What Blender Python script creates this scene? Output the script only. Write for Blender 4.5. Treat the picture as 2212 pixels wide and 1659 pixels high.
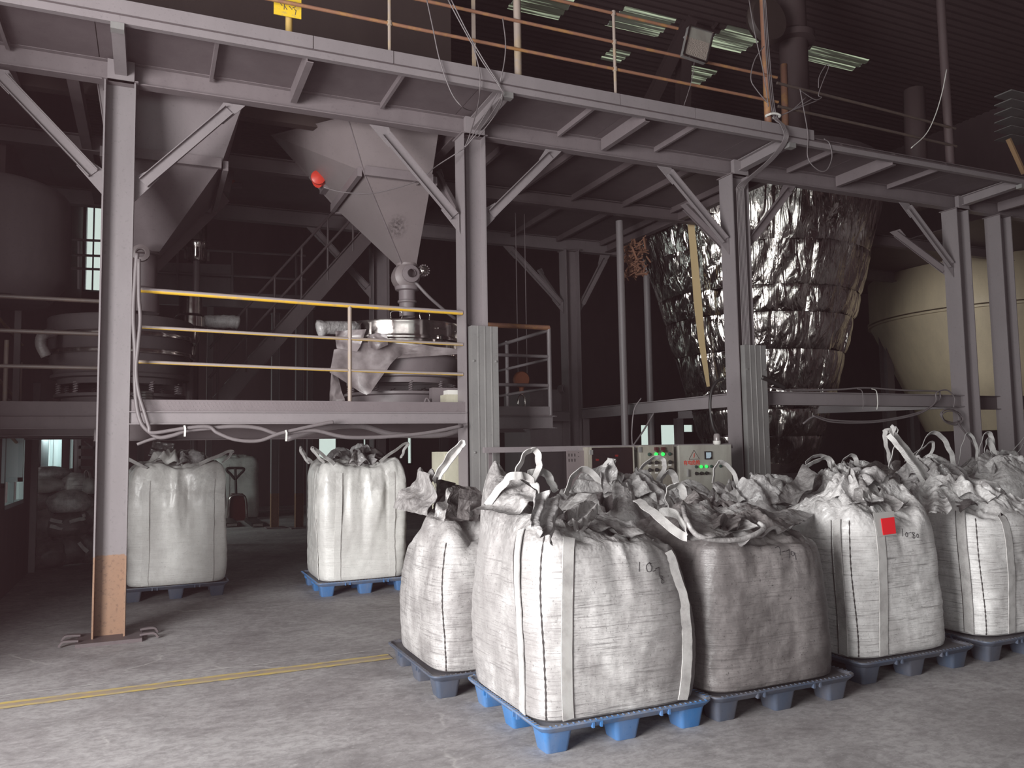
import bpy, math, random
import numpy as np
from mathutils import Vector, Matrix

S = bpy.context.scene
for o in list(bpy.data.objects):
    bpy.data.objects.remove(o)
COL = S.collection
PI = math.pi

# ------------------------------------------------------------------ camera
FPX, YAW, PITCH, ROLL = 1748.0, math.radians(24.065), math.radians(4.452), math.radians(-0.94)
F_ = np.array([math.sin(YAW)*math.cos(PITCH), math.cos(YAW)*math.cos(PITCH), math.sin(PITCH)])
r0 = np.array([math.cos(YAW), -math.sin(YAW), 0.0]); u0 = np.cross(r0, F_)
R_ = math.cos(ROLL)*r0 + math.sin(ROLL)*u0
U_ = -math.sin(ROLL)*r0 + math.cos(ROLL)*u0
C_ = np.array([0.0, 0.0, 1.6])
cam = bpy.data.cameras.new('camera'); camo = bpy.data.objects.new('camera', cam); COL.objects.link(camo)
cam.sensor_fit = 'HORIZONTAL'; cam.sensor_width = 36.0; cam.lens = 36.0*FPX/2212.0
cam.clip_start = 0.05; cam.clip_end = 300
M = Matrix(((R_[0], U_[0], -F_[0], C_[0]), (R_[1], U_[1], -F_[1], C_[1]), (R_[2], U_[2], -F_[2], C_[2]), (0, 0, 0, 1)))
camo.matrix_world = M
S.camera = camo

def P(x, y, X=None, Y=None, Z=None):
    """Point of the hall seen at pixel x, y of the 2212 x 1659 photograph on one real plane."""
    d = (x-1106)/FPX*R_ - (y-829.5)/FPX*U_ + F_
    if X is not None: return C_ + d*(X-C_[0])/d[0]
    if Y is not None: return C_ + d*(Y-C_[1])/d[1]
    return C_ + d*(Z-C_[2])/d[2]

# ------------------------------------------------------------------ world, lights, exposure
w = bpy.data.worlds.new('world'); S.world = w; w.use_nodes = True
bg = w.node_tree.nodes['Background']
bg.inputs[0].default_value = (0.86, 0.93, 0.90, 1); bg.inputs[1].default_value = 1.0

def area(name, loc, target, sx, sy, power, color):
    l = bpy.data.lights.new(name, 'AREA'); l.shape = 'RECTANGLE'; l.size = sx; l.size_y = sy
    l.energy = power; l.color = color
    o = bpy.data.objects.new(name, l); COL.objects.link(o)
    o.location = loc
    o.rotation_euler = (Vector(target)-Vector(loc)).to_track_quat('-Z', 'Y').to_euler()
    return o
# daylight through the wide loading door on the left, and an added fill lamp behind the camera for front faces
area('daylight_loading_door', (-4.8, 1.3, 2.1), (2.6, 4.6, 1.1), 4.2, 3.4, 1700, (1.0, 0.975, 0.965))
area('fill_behind_camera', (-1.0, -6.5, 2.8), (3.2, 8, 1.6), 6.0, 4.0, 130, (1.0, 0.96, 0.955))

area('daylight_rear_windows', (-2.02, 18.4, 1.9), (4.0, 19.2, .6), 4.4, 1.3, 150, (.93, 1.0, .98))

S.view_settings.view_transform = 'Standard'
try: S.view_settings.look = 'None'
except Exception: pass
S.view_settings.gamma = 1.0
S.view_settings.use_curve_mapping = False
S.view_settings.exposure = 0.0
S.cycles.max_bounces = 6
S.cycles.diffuse_bounces = 3
S.cycles.glossy_bounces = 3
S.cycles.sample_clamp_indirect = 4.0
S.cycles.caustics_reflective = False
S.cycles.caustics_refractive = False

# ------------------------------------------------------------------ helpers: objects
W = {}
def tag(o, label=None, cat=None, group=None, kind=None):
    if label: o['label'] = label
    if cat: o['category'] = cat
    if group: o['group'] = group
    if kind: o['kind'] = kind
    return o

def thing(name, label, cat, loc=(0, 0, 0), group=None, kind=None):
    o = bpy.data.objects.new(name, None); COL.objects.link(o)
    o.empty_display_size = 0.1
    o.location = tuple(float(v) for v in loc); W[o.name] = np.array(loc, float)
    return tag(o, label, cat, group, kind)

def copy_tree(root, loc):
    c = root.copy(); COL.objects.link(c); c.location = loc
    W[c.name] = np.array(loc, float)
    for ch in list(root.children):
        k = ch.copy(); COL.objects.link(k); k.parent = c
        for g in list(ch.children):
            q = g.copy(); COL.objects.link(q); q.parent = k
    return c

def nrm(v):
    v = np.asarray(v, float); n = np.linalg.norm(v)
    return v/n if n > 1e-12 else v

class MB:
    def __init__(s): s.v = []; s.f = []; s.n = 0
    def add(s, v, f):
        v = np.asarray(v, float).reshape(-1, 3)
        s.v.append(v); n = s.n
        s.f.extend([tuple(int(i)+n for i in q) for q in f]); s.n += len(v)
        return s
    def box(s, c, d, rot=None):
        x, y, z = np.asarray(d, float)/2
        v = np.array([(-x, -y, -z), (x, -y, -z), (x, y, -z), (-x, y, -z), (-x, -y, z), (x, -y, z), (x, y, z), (-x, y, z)])
        if rot is not None: v = v @ np.asarray(rot).T
        return s.add(v+np.asarray(c, float), [(3, 2, 1, 0), (4, 5, 6, 7), (0, 1, 5, 4), (1, 2, 6, 5), (2, 3, 7, 6), (3, 0, 4, 7)])
    def bb(s, a, b):
        a = np.asarray(a, float); b = np.asarray(b, float)
        return s.box((a+b)/2, np.abs(b-a))
    def beam(s, p0, p1, prof, up=(0, 0, 1), cap=True):
        p0 = np.asarray(p0, float); p1 = np.asarray(p1, float)
        t = nrm(p1-p0); up = np.asarray(up, float)
        v = nrm(up-t*np.dot(up, t)); u = np.cross(t, v)
        pr = np.asarray(prof, float); n = len(pr)
        a = p0+pr[:, :1]*u+pr[:, 1:]*v; b = p1+pr[:, :1]*u+pr[:, 1:]*v
        f = [(i, (i+1) % n, n+(i+1) % n, n+i) for i in range(n)]
        if cap: f += [tuple(range(n-1, -1, -1)), tuple(range(n, 2*n))]
        return s.add(np.vstack([a, b]), f)
    def tube(s, pts, r, n=8, cap=True):
        pts = np.asarray(pts, float); m = len(pts)
        t = np.gradient(pts, axis=0); t /= np.maximum(np.linalg.norm(t, axis=1, keepdims=True), 1e-9)
        ref = np.array([0, 0, 1.0]) if abs(t[0][2]) < .9 else np.array([1.0, 0, 0])
        u = nrm(np.cross(t[0], ref)); vs = []
        an = np.arange(n)*2*PI/n
        rr = np.broadcast_to(np.asarray(r, float), (m,))
        for i in range(m):
            u = nrm(u-t[i]*np.dot(u, t[i])); w_ = np.cross(t[i], u)
            vs.append(pts[i]+rr[i]*(np.cos(an)[:, None]*u+np.sin(an)[:, None]*w_))
        f = [(i*n+j, i*n+(j+1) % n, (i+1)*n+(j+1) % n, (i+1)*n+j) for i in range(m-1) for j in range(n)]
        if cap: f += [tuple(range(n-1, -1, -1)), tuple(range((m-1)*n, m*n))]
        return s.add(np.vstack(vs), f)
    def ribbon(s, pts, wid, wd, th):
        """flat strap: wd = width directions (one or per point)"""
        pts = np.asarray(pts, float); m = len(pts)
        t = np.gradient(pts, axis=0); t /= np.maximum(np.linalg.norm(t, axis=1, keepdims=True), 1e-9)
        wd = np.broadcast_to(np.asarray(wd, float), (m, 3))
        wd = wd-t*np.sum(wd*t, 1, keepdims=True); wd = wd/np.maximum(np.linalg.norm(wd, axis=1, keepdims=True), 1e-9)
        nn = np.cross(t, wd); h = wid/2
        wv = np.broadcast_to(np.asarray(h, float), (m,))[:, None]
        a = pts-wd*wv-nn*th/2; b = pts+wd*wv-nn*th/2; c = pts+wd*wv+nn*th/2; d = pts-wd*wv+nn*th/2
        v = np.stack([a, b, c, d], 1).reshape(-1, 3)
        f = [(i*4+j, i*4+(j+1) % 4, i*4+4+(j+1) % 4, i*4+4+j) for i in range(m-1) for j in range(4)]
        f += [(3, 2, 1, 0), (m*4-4, m*4-3, m*4-2, m*4-1)]
        return s.add(v, f)
    def lathe(s, prof, c=(0, 0, 0), n=32, a0=0, a1=2*PI, rot=None):
        prof = np.asarray(prof, float); m = len(prof); full = abs(a1-a0-2*PI) < 1e-6
        k = n if full else n+1
        an = a0+(a1-a0)*np.arange(k)/n
        v = np.stack([prof[:, None, 0]*np.cos(an), prof[:, None, 0]*np.sin(an), np.repeat(prof[:, 1:2], k, 1)], -1).reshape(-1, 3)
        if rot is not None: v = v @ np.asarray(rot).T
        f = []
        for i in range(m-1):
            for j in range(n):
                j2 = (j+1) % k
                f.append((i*k+j, i*k+j2, (i+1)*k+j2, (i+1)*k+j))
        return s.add(v+np.asarray(c, float), f)
    def prism(s, poly, off):
        p = np.asarray(poly, float); n = len(p); off = np.asarray(off, float)
        f = [(i, (i+1) % n, n+(i+1) % n, n+i) for i in range(n)]+[tuple(range(n-1, -1, -1)), tuple(range(n, 2*n))]
        return s.add(np.vstack([p, p+off]), f)
    def grid(s, G, wrap=False):
        G = np.asarray(G, float); a, b = G.shape[:2]; bb = b if wrap else b-1
        f = [(i*b+j, i*b+(j+1) % b, (i+1)*b+(j+1) % b, (i+1)*b+j) for i in range(a-1) for j in range(bb)]
        return s.add(G.reshape(-1, 3), f)
    def build(s, name, mat, parent=None, smooth=False, angle=None, label=None, **kw):
        v = np.vstack(s.v)
        if parent is not None: off = W.get(parent.name, np.zeros(3))
        else: off = np.array([(v[:, 0].min()+v[:, 0].max())/2, (v[:, 1].min()+v[:, 1].max())/2, v[:, 2].min()])
        me = bpy.data.meshes.new(name); me.from_pydata((v-off).tolist(), [], s.f)
        bmfix(me)
        if smooth:
            me.shade_smooth()
            if angle: me.set_sharp_from_angle(angle=math.radians(angle))
        if mat: me.materials.append(mat)
        o = bpy.data.objects.new(name, me); COL.objects.link(o)
        if parent is not None: o.parent = parent
        else: o.location = off
        W[o.name] = off
        if label: o['label'] = label
        tag(o, None, kw.get('cat'), kw.get('group'), kw.get('kind'))
        return o

import bmesh
def bmfix(me):
    b = bmesh.new(); b.from_mesh(me)
    bmesh.ops.recalc_face_normals(b, faces=b.faces)
    b.to_mesh(me); b.free(); me.update()

def cr(pts, k=8):
    """Catmull-Rom smoothing"""
    p = np.asarray(pts, float); p = np.vstack([2*p[0]-p[1], p, 2*p[-1]-p[-2]]); out = []
    for i in range(1, len(p)-2):
        for t in np.linspace(0, 1, k, endpoint=False):
            a, b, c, d = p[i-1], p[i], p[i+1], p[i+2]
            out.append(.5*((2*b)+(c-a)*t+(2*a-5*b+4*c-d)*t*t+(3*b-a-3*c+d)*t**3))
    out.append(p[-2]); return np.array(out)

def facet(p, fr, seed):
    """piecewise-linear lattice noise: flat facets meeting in creases, like crumpled cloth"""
    rg = np.random.RandomState(seed); A, _ = np.linalg.qr(rg.randn(3, 3))
    q = (p*np.asarray(fr, float)) @ A.T+rg.rand(3)*50
    q = q+.35*np.sin(q[..., [1, 2, 0]]*1.7+seed)
    i = np.floor(q).astype(np.int64); f = q-i
    o = np.argsort(-f, axis=-1); fs = np.take_along_axis(f, o, -1)
    def h(k):
        n = (k[..., 0]*374761393+k[..., 1]*668265263+k[..., 2]*1274126177+seed*974711) & 0x7fffffff
        n = ((n ^ (n >> 13))*1103515245) & 0x7fffffff
        n = ((n ^ (n >> 11))*12345677) & 0x7fffffff
        return ((n >> 7) & 0xffff)/32767.5-1
    k = i.copy(); val = (1-fs[..., 0])*h(k)
    for s in range(3):
        ax = o[..., s:s+1]
        np.put_along_axis(k, ax, np.take_along_axis(k, ax, -1)+1, -1)
        nx = fs[..., s+1] if s < 2 else 0
        val = val+(fs[..., s]-nx)*h(k)
    return val

def sstep(a, b, x):
    t = np.clip((x-a)/(b-a), 0, 1); return t*t*(3-2*t)

# section profiles (u, v): v = up
def prof_I(w_, h, tf=.01, tw=.008):
    a, b, c = w_/2, h/2, tw/2
    return [(-a, -b), (a, -b), (a, -b+tf), (c, -b+tf), (c, b-tf), (a, b-tf), (a, b), (-a, b), (-a, b-tf), (-c, b-tf), (-c, -b+tf), (-a, -b+tf)]
def prof_C(w_, h, t=.008):     # channel: web at u=0, flanges towards +u
    b = h/2
    return [(0, -b), (w_, -b), (w_, -b+t), (t, -b+t), (t, b-t), (w_, b-t), (w_, b), (0, b)]
def prof_L(w_, h, t=.008):
    return [(0, 0), (w_, 0), (w_, t), (t, t), (t, h), (0, h)]
def prof_R(w_, h): return [(-w_/2, -h/2), (w_/2, -h/2), (w_/2, h/2), (-w_/2, h/2)]

# ------------------------------------------------------------------ helpers: materials
def mat(name, base=(.5, .5, .5), rough=.6, metal=0.0, spec=.5):
    m = bpy.data.materials.new(name); m.use_nodes = True
    p = m.node_tree.nodes['Principled BSDF']
    p.inputs['Base Color'].default_value = (*base, 1); p.inputs['Roughness'].default_value = rough
    p.inputs['Metallic'].default_value = metal; p.inputs['Specular IOR Level'].default_value = spec
    return m
class NT:
    def __init__(s, m): s.t = m.node_tree; s.n = s.t.nodes; s.l = s.t.links; s.p = s.n['Principled BSDF']; s.pos = None
    def link(s, a, b): s.l.new(a, b)
    def coord(s, scale=(1, 1, 1), kind='Position', rot=(0, 0, 0)):
        if kind == 'Position': o = s.n.new('ShaderNodeNewGeometry').outputs['Position']
        else: o = s.n.new('ShaderNodeTexCoord').outputs[kind]
        mp = s.n.new('ShaderNodeMapping'); mp.inputs['Scale'].default_value = scale; mp.inputs['Rotation'].default_value = rot
        s.link(o, mp.inputs[0]); return mp.outputs[0]
    def noise(s, co, scale=5, detail=4, rough=.6, dist=0.0, out='Fac'):
        t = s.n.new('ShaderNodeTexNoise'); t.inputs['Scale'].default_value = scale; t.inputs['Detail'].default_value = detail
        t.inputs['Roughness'].default_value = rough; t.inputs['Distortion'].default_value = dist
        s.link(co, t.inputs['Vector']); return t.outputs[out]
    def voro(s, co, scale, feat='F1', out='Distance'):
        t = s.n.new('ShaderNodeTexVoronoi'); t.feature = feat; t.inputs['Scale'].default_value = scale
        s.link(co, t.inputs['Vector']); return t.outputs[out]
    def ramp(s, fac, stops):
        r = s.n.new('ShaderNodeValToRGB'); e = r.color_ramp.elements
        while len(e) < len(stops): e.new(.5)
        for el, (p_, c) in zip(e, stops):
            el.position = p_; el.color = (c, c, c, 1) if isinstance(c, (int, float)) else (*c, 1)
        s.link(fac, r.inputs[0]); return r.outputs[0]
    def mix(s, fac, a, b, mode='MIX'):
        m = s.n.new('ShaderNodeMix'); m.data_type = 'RGBA'; m.blend_type = mode
        for sock, val in ((m.inputs[0], fac), (m.inputs[6], a), (m.inputs[7], b)):
            if hasattr(val, 'is_linked'): s.link(val, sock)
            elif isinstance(val, (int, float)): sock.default_value = val if sock == m.inputs[0] else (val, val, val, 1)
            else: sock.default_value = (*val, 1)
        return m.outputs[2]
    def math(s, op, a, b=0.0, c=None):
        m = s.n.new('ShaderNodeMath'); m.operation = op
        for k, val in enumerate((a, b) if c is None else (a, b, c)):
            if hasattr(val, 'is_linked'): s.link(val, m.inputs[k])
            else: m.inputs[k].default_value = val
        return m.outputs[0]
    def sep(s, vec):
        m = s.n.new('ShaderNodeSeparateXYZ'); s.link(vec, m.inputs[0]); return m.outputs
    def normal(s):
        return s.n.new('ShaderNodeNewGeometry').outputs['Normal']
    def color(s, o): s.link(o, s.p.inputs['Base Color'])
    def rough(s, o): s.link(o, s.p.inputs['Roughness'])
    def bump(s, h, strength=.3, dist=.01):
        b = s.n.new('ShaderNodeBump'); b.inputs['Strength'].default_value = strength; b.inputs['Distance'].default_value = dist
        s.link(h, b.inputs['Height'])
        if s.p.inputs['Normal'].is_linked: s.link(s.p.inputs['Normal'].links[0].from_socket, b.inputs['Normal'])
        s.link(b.outputs[0], s.p.inputs['Normal'])

MT = {}
def paint(name, base, rough=.5, dust=(.30, .27, .275), amt=.5, metal=0.0, bump=.12, streak=True):
    m = mat(name, base, rough, metal); n = NT(m)
    a = n.noise(n.coord((1, 1, .35) if streak else (1, 1, 1)), 4.5, 6, .65)
    b = n.noise(n.coord(), 38, 3, .6)
    c = n.mix(n.ramp(a, [(.38, 0.0), (.72, amt)]), base, dust)
    c = n.mix(n.ramp(b, [(.60, 0.0), (.75, .45)]), c, tuple(x*.55 for x in base))
    nz = n.sep(n.normal())[2]
    c = n.mix(n.ramp(nz, [(.35, 0.0), (.8, .75)]), c, dust)
    n.color(c); n.bump(b, bump, .004)
    MT[name] = m; return m

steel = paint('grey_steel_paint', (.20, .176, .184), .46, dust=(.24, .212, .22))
steel_dark = paint('shaded_dark_steel', (.085, .066, .07), .55, dust=(.12, .095, .10))  # grey steel with deep shade put into the colour; also truly dark parts
soot = paint('shade_black_steel', (.045, .036, .038), .85, dust=(.07, .056, .06), amt=.5, bump=.05)  # near black because the unlit left end is put into the colour
steel_mid = paint('underside_steel_with_shade', (.105, .084, .09), .55, dust=(.15, .125, .13))  # grey steel darkened to carry the shade under the deck
steel_low = paint('shadow_grey_steel', (.15, .125, .132), .5, dust=(.2, .17, .178))  # same grey one step darker, shade put into the colour
hop_mat = paint('hopper_steel', (.165, .137, .14), .5, dust=(.20,.168,.172), amt=.35, streak=False)
galv = paint('galvanised_sheet', (.40, .39, .385), .38, dust=(.25, .24, .24), amt=.55, metal=.55)
stain = mat('stainless_steel', (.62, .58, .55), .16, .97); n = NT(stain); n.rough(n.ramp(n.noise(n.coord(), 9, 4), [(.3, .06), (.8, .28)]))
n.color(n.mix(n.ramp(n.noise(n.coord(), 5, 5), [(.4, 0.0), (.7, .6)]), (.52, .48, .46), (.20, .165, .165)))
cream = paint('cream_tank_paint', (.62, .51, .36), .5, dust=(.45, .37, .27), amt=.5)
blackm = mat('black_rubber', (.02, .018, .018), .5)
cable_mat = paint('grey_cable', (.14, .122, .127), .5, dust=(.2, .175, .18), amt=.4)
white_pl = mat('white_paint', (.62, .60, .57), .5)
red_pl = mat('red_paint', (.62, .05, .03), .4)
orange_pl = mat('faded_orange', (.30, .10, .05), .6)

# column paint: orange-tan foot band below 0.72 m on the left column
col_band = paint('column_paint_with_foot_band', (.19, .169, .176), .5, dust=(.235, .212, .22))
n = NT(col_band); old = n.p.inputs['Base Color'].links[0].from_socket
z = n.sep(n.coord())[2]
zz = n.math('ADD', z, n.math('MULTIPLY', n.noise(n.coord(), 30, 3), .03))
rust = n.mix(n.noise(n.coord(), 12, 5, .7), (.29, .165, .10), (.20, .12, .08))
rust = n.mix(n.ramp(n.noise(n.coord(), 45, 3), [(.55, 0.0), (.65, .7)]), rust, (.15, .085, .055))
n.color(n.mix(n.ramp(zz, [(.728, 1.0), (.735, 0.0)]), old, rust))

def rail_paint(name, top, under, patch, amt, thr=.5):
    m = mat(name, top, .5); n = NT(m)
    nz = n.sep(n.normal())[2]
    c = n.mix(n.ramp(n.math('MULTIPLY_ADD', nz, .5, .5), [(thr-.05, 0.0), (thr+.04, 1.0)]), under, top)
    c = n.mix(n.ramp(n.noise(n.coord((1, 1, 1)), 6, 5, .7), [(.5, 0.0), (.62, amt)]), c, patch)
    n.color(c); n.bump(n.noise(n.coord(), 60, 3), .15, .003); MT[name] = m; return m
rail_yellow = rail_paint('yellow_rail_under_dust', (.27, .235, .24), (.62, .37, .03), (.33, .24, .16), .55, .44)
rail_thin = rail_paint('dusty_rail_yellow_underneath', (.27, .232, .225), (.52, .33, .06), (.30, .23, .17), .6, .27)
rail_dull = rail_paint('dull_rail_under_dust', (.20, .17, .17), (.30, .19, .06), (.20, .15, .12), .6)
rail_rust = rail_paint('rusty_orange_rail', (.24, .12, .085), (.24, .115, .07), (.46, .25, .05), .35)
rail_dark = rail_paint('shade_dark_rail', (.085, .068, .064), (.07, .052, .045), (.11, .08, .06), .4)  # dim rail ends: the missing light is put into the paint
rail_post = rail_paint('dusty_tan_post', (.29, .235, .215), (.30, .24, .20), (.36, .26, .12), .4)

haze_m = bpy.data.materials.new('dust_haze_and_lens_veil'); haze_m.use_nodes = True
ht = haze_m.node_tree; ht.nodes.clear()
vs = ht.nodes.new('ShaderNodeVolumeScatter'); vs.inputs['Color'].default_value = (.95, .50, .56, 1); vs.inputs['Density'].default_value = .0024; vs.inputs['Anisotropy'].default_value = .2
ho = ht.nodes.new('ShaderNodeOutputMaterial'); ht.links.new(vs.outputs[0], ho.inputs['Volume'])
floor_m = mat('dusty_concrete', (.3, .28, .28), .75, spec=.3); n = NT(floor_m)
co = n.coord()
a = n.noise(co, .6, 10, .68, .3); b = n.noise(co, 3.4, 9, .76, .2); c3 = n.noise(co, 45, 4, .6)
c = n.ramp(a, [(.30, (.18, .166, .169)), (.50, (.31, .293, .296)), (.66, (.46, .443, .446))])
c = n.mix(n.ramp(b, [(.40, 0.0), (.66, .55)]), c, (.43, .415, .42))
c = n.mix(n.ramp(n.noise(n.coord((1, 1.5, 1), rot=(0, 0, .25)), 1.5, 9, .74, .9), [(.50, 0.0), (.68, .55)]), c, (.12, .11, .113))
c = n.mix(n.ramp(c3, [(.62, 0.0), (.8, .35)]), c, (.55, .53, .53))
c = n.mix(n.ramp(n.noise(n.coord((1, 1.4, 1)), 13, 9, .78, .3), [(.44, 0.0), (.60, .5)]), c, (.15, .138, .14))
c = n.mix(n.ramp(n.noise(n.coord((1, 1.3, 1), rot=(0, 0, .5)), 24, 6, .75), [(.56, 0.0), (.68, .4)]), c, (.56, .545, .545))
crk = n.voro(n.mix(.22, n.coord((.55, .55, .55)), n.noise(co, 1.5, 5, .6, 0, 'Color')), 1.0, 'DISTANCE_TO_EDGE')
crf = n.math('MULTIPLY', n.ramp(crk, [(.0, 1.0), (.006, 0.0)]), n.ramp(n.noise(co, .9, 3), [(.5, 0.0), (.62, .75)]))
c = n.mix(crf, c, (.52, .50, .49))
n.color(c); n.bump(b, .12, .02); n.bump(c3, .12, .004)
n.rough(n.ramp(b, [(.3, .55), (.7, .85)]))

def fabric(name, clean, dirt, amount, top_dirt=.5, lines=.5, rough=.36, grime_shade=None, crease=1.0):
    """woven polypropylene: horizontal weave creases, grey dust worked into the cloth"""
    m = mat(name, clean, rough, spec=.6); n = NT(m)
    pos = n.coord(); oz = n.sep(n.coord(kind='Object'))[2]
    big = n.noise(pos, 1.9, 7, .68, .5); mid = n.noise(n.coord((1, 1, .4)), 6, 7, .75, .3)
    wv_ = n.mix(.06, n.coord((1.3, 1.3, 34)), n.noise(pos, 3, 3, .5, 0, 'Color'), 'ADD')
    ln = n.noise(wv_, 2.6, 5, .7, .2); lf = n.noise(n.coord((3.5, 3.5, 110)), 2.0, 4, .75, .1)
    low = n.ramp(oz, [(.78, 1.0), (.92, 0.0)])
    c = n.mix(n.ramp(big, [(.38, 0.0), (.62, amount)]), clean, dirt)
    c = n.mix(n.ramp(mid, [(.42, 0.0), (.68, amount)]), c, dirt)
    c = n.mix(n.math('MULTIPLY', n.ramp(ln, [(.54, 0.0), (.64, lines)]), low), c, tuple(x*.5 for x in dirt))
    c = n.mix(n.math('MULTIPLY', n.ramp(lf, [(.52, 0.0), (.66, lines*.8)]), low), c, tuple(x*.8 for x in dirt))
    if grime_shade:      # one side darkened, by rubbed-in powder and by shade put into the cloth
        gx = n.math('ADD', n.sep(n.coord(kind='Object'))[0], n.math('MULTIPLY', n.math('SUBTRACT', n.noise(pos, 3.5, 6, .7), .5), .55))
        c = n.mix(n.ramp(gx, [(grime_shade[0], 0.0), (grime_shade[1], grime_shade[2])]), c, tuple(x*.62 for x in dirt))
    if grime_shade and len(grime_shade) > 3:
        gx = n.math('ADD', n.math('MULTIPLY', n.sep(n.coord(kind='Object'))[0], -1.0), n.math('MULTIPLY', n.math('SUBTRACT', n.noise(pos, 4.5, 6, .7), .5), .5))
        c = n.mix(n.ramp(gx, [(grime_shade[3], 0.0), (grime_shade[4], grime_shade[5])]), c, dirt)
    up = n.ramp(oz, [(.82, 0.0), (1.0, 1.0)])
    c = n.mix(n.math('MULTIPLY', up, n.ramp(n.noise(pos, 5.5, 7, .8, .8), [(.40, 0.0), (.60, top_dirt)])), c, tuple(x*.6 for x in dirt))
    c = n.mix(n.ramp(n.noise(pos, 80, 2), [(.62, 0.0), (.72, amount)]), c, tuple(x*.5 for x in dirt))
    n.color(c); n.bump(n.math('MULTIPLY', ln, low), .4, .012); n.bump(n.math('MULTIPLY', lf, low), .3, .004)
    ck = n.voro(n.mix(.35, pos, n.noise(pos, 4, 4, .6, 0, 'Color')), 8.0); ck2 = n.voro(n.mix(.25, pos, n.noise(pos, 7, 3, .6, 0, 'Color')), 21.0)
    n.bump(n.math('MULTIPLY', ck, n.math('ADD', n.math('MULTIPLY', up, .85), .15)), .38*crease, .04); n.bump(n.math('MULTIPLY', ck2, n.math('ADD', n.math('MULTIPLY', up, .8), .2)), .32*crease, .014)
    MT[name] = m; return m
fab_A = fabric('dusty_white_woven_cloth', (.66, .642, .637), (.19, .176, .175), .62, .78, .6, grime_shade=(-.05, .38, .72, .38, .52, .62))
fab_B = fabric('dusty_white_woven_cloth_worn', (.50, .482, .477), (.165, .152, .151), .75, .8, .55)
fab_C = fabric('dark_dirty_woven_cloth', (.27, .248, .245), (.075, .066, .066), .78, .6, .35, grime_shade=(.15, .5, .75))  # darker right side is turned-away shade painted into the cloth
fab_D = fabric('pale_woven_cloth', (.80, .785, .78), (.30, .282, .28), .5, .7, .65)
fab_W = fabric('clean_white_cloth', (.68, .67, .648), (.40, .38, .37), .36, .35, .12, crease=.3)
fab_T = fabric('grey_crumpled_cloth', (.70, .68, .68), (.17, .157, .157), .66, .6, .2)
fab_K = fabric('blackened_sack_cloth', (.20, .178, .178), (.06, .05, .051), .7, .3, .1)
strap_shade_w = mat('pale_strap_shade', (.38, .36, .35), .7)
strap_m = mat('webbing_strap', (.56, .545, .537), .6); n = NT(strap_m)
wv = n.n.new('ShaderNodeTexWave'); wv.inputs['Scale'].default_value = 55; wv.inputs['Distortion'].default_value = .6
n.link(n.coord((1, 1, 1.6), rot=(.3, .5, .2)), wv.inputs['Vector'])
c = n.mix(n.ramp(n.noise(n.coord(), 9, 5, .7), [(.42, 0.0), (.7, .7)]), (.56, .545, .537), (.22, .20, .2))
n.color(n.mix(n.ramp(wv.outputs['Fac'], [(.2, .0), (.8, .22)]), c, (.25, .235, .23))); n.bump(wv.outputs['Fac'], .5, .003)
seam_shade_m = mat('dark_seam_and_strap_shade', (.06, .052, .052), .7)
ink = mat('black_marker_ink', (.03, .027, .03), .6)
red_label = mat('red_label_card', (.78, .02, .03), .55)
film = mat('clear_label_pocket', (.42, .41, .40), .25)
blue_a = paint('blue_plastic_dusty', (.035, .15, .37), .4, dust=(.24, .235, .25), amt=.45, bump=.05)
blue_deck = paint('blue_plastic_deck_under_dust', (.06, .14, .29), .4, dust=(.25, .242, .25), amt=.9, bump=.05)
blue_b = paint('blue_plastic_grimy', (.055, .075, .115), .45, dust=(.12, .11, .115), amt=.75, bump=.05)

foil = mat('aluminium_foil_wrap', (.60, .575, .56), .12, 1.0); n = NT(foil)
pos = n.coord()
h1 = n.noise(n.coord((2.6, 2.6, .28)), 2.6, 3, .5, .7); h2 = n.noise(n.coord((1.6, 1.6, .8)), 8, 5, .6, 1.6)
n.bump(h1, .7, .09); n.bump(h2, .3, .018)
n.color(n.mix(n.ramp(n.noise(pos, 1.6, 5), [(.42, 0.0), (.68, .8)]), (.78, .74, .70), (.34, .29, .29)))
n.rough(n.ramp(n.noise(pos, 3.0, 4), [(.35, .07), (.7, .22)]))

def emit(name, col, st):
    m = mat(name, col, .4); p = m.node_tree.nodes['Principled BSDF']
    p.inputs['Emission Color'].default_value = (*col, 1); p.inputs['Emission Strength'].default_value = st; return m
led_green = emit('lit_green_lamp', (.02, .9, .08), 1.6)
led_red = emit('lit_red_lamp', (1.0, .05, .03), 1.2)
lamp_off = mat('dark_green_lamp', (.03, .06, .05), .3)
panel_m = paint('cream_panel_enamel', (.40, .39, .35), .45, dust=(.20, .17, .15), amt=.7)
panel_dirty = paint('sooty_panel_enamel', (.36, .34, .29), .5, dust=(.12, .095, .08), amt=.9)
frosted = mat('frosted_blue_grey_pane', (.42, .50, .52), .35)
glass = mat('window_glass', (.8, .9, .9), .06); n = NT(glass)
tr = n.n.new('ShaderNodeBsdfTransparent'); tr.inputs[0].default_value = (.95, .98, .96, 1)
mx = n.n.new('ShaderNodeMixShader'); mx.inputs[0].default_value = .12
n.link(tr.outputs[0], mx.inputs[1]); n.link(n.p.outputs[0], mx.inputs[2])
n.link(mx.outputs[0], n.n['Material Output'].inputs['Surface'])
smoked = mat('smoked_polycarbonate', (.05, .035, .037), .12); n = NT(smoked)
tr = n.n.new('ShaderNodeBsdfTransparent'); tr.inputs[0].default_value = (.55, .45, .45, 1)
mx = n.n.new('ShaderNodeMixShader'); mx.inputs[0].default_value = .45
n.link(tr.outputs[0], mx.inputs[1]); n.link(n.p.outputs[0], mx.inputs[2]); n.link(mx.outputs[0], n.n['Material Output'].inputs['Surface'])
sky_sheet = mat('translucent_roof_sheet', (.75, .80, .70), .5); n = NT(sky_sheet)
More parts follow.
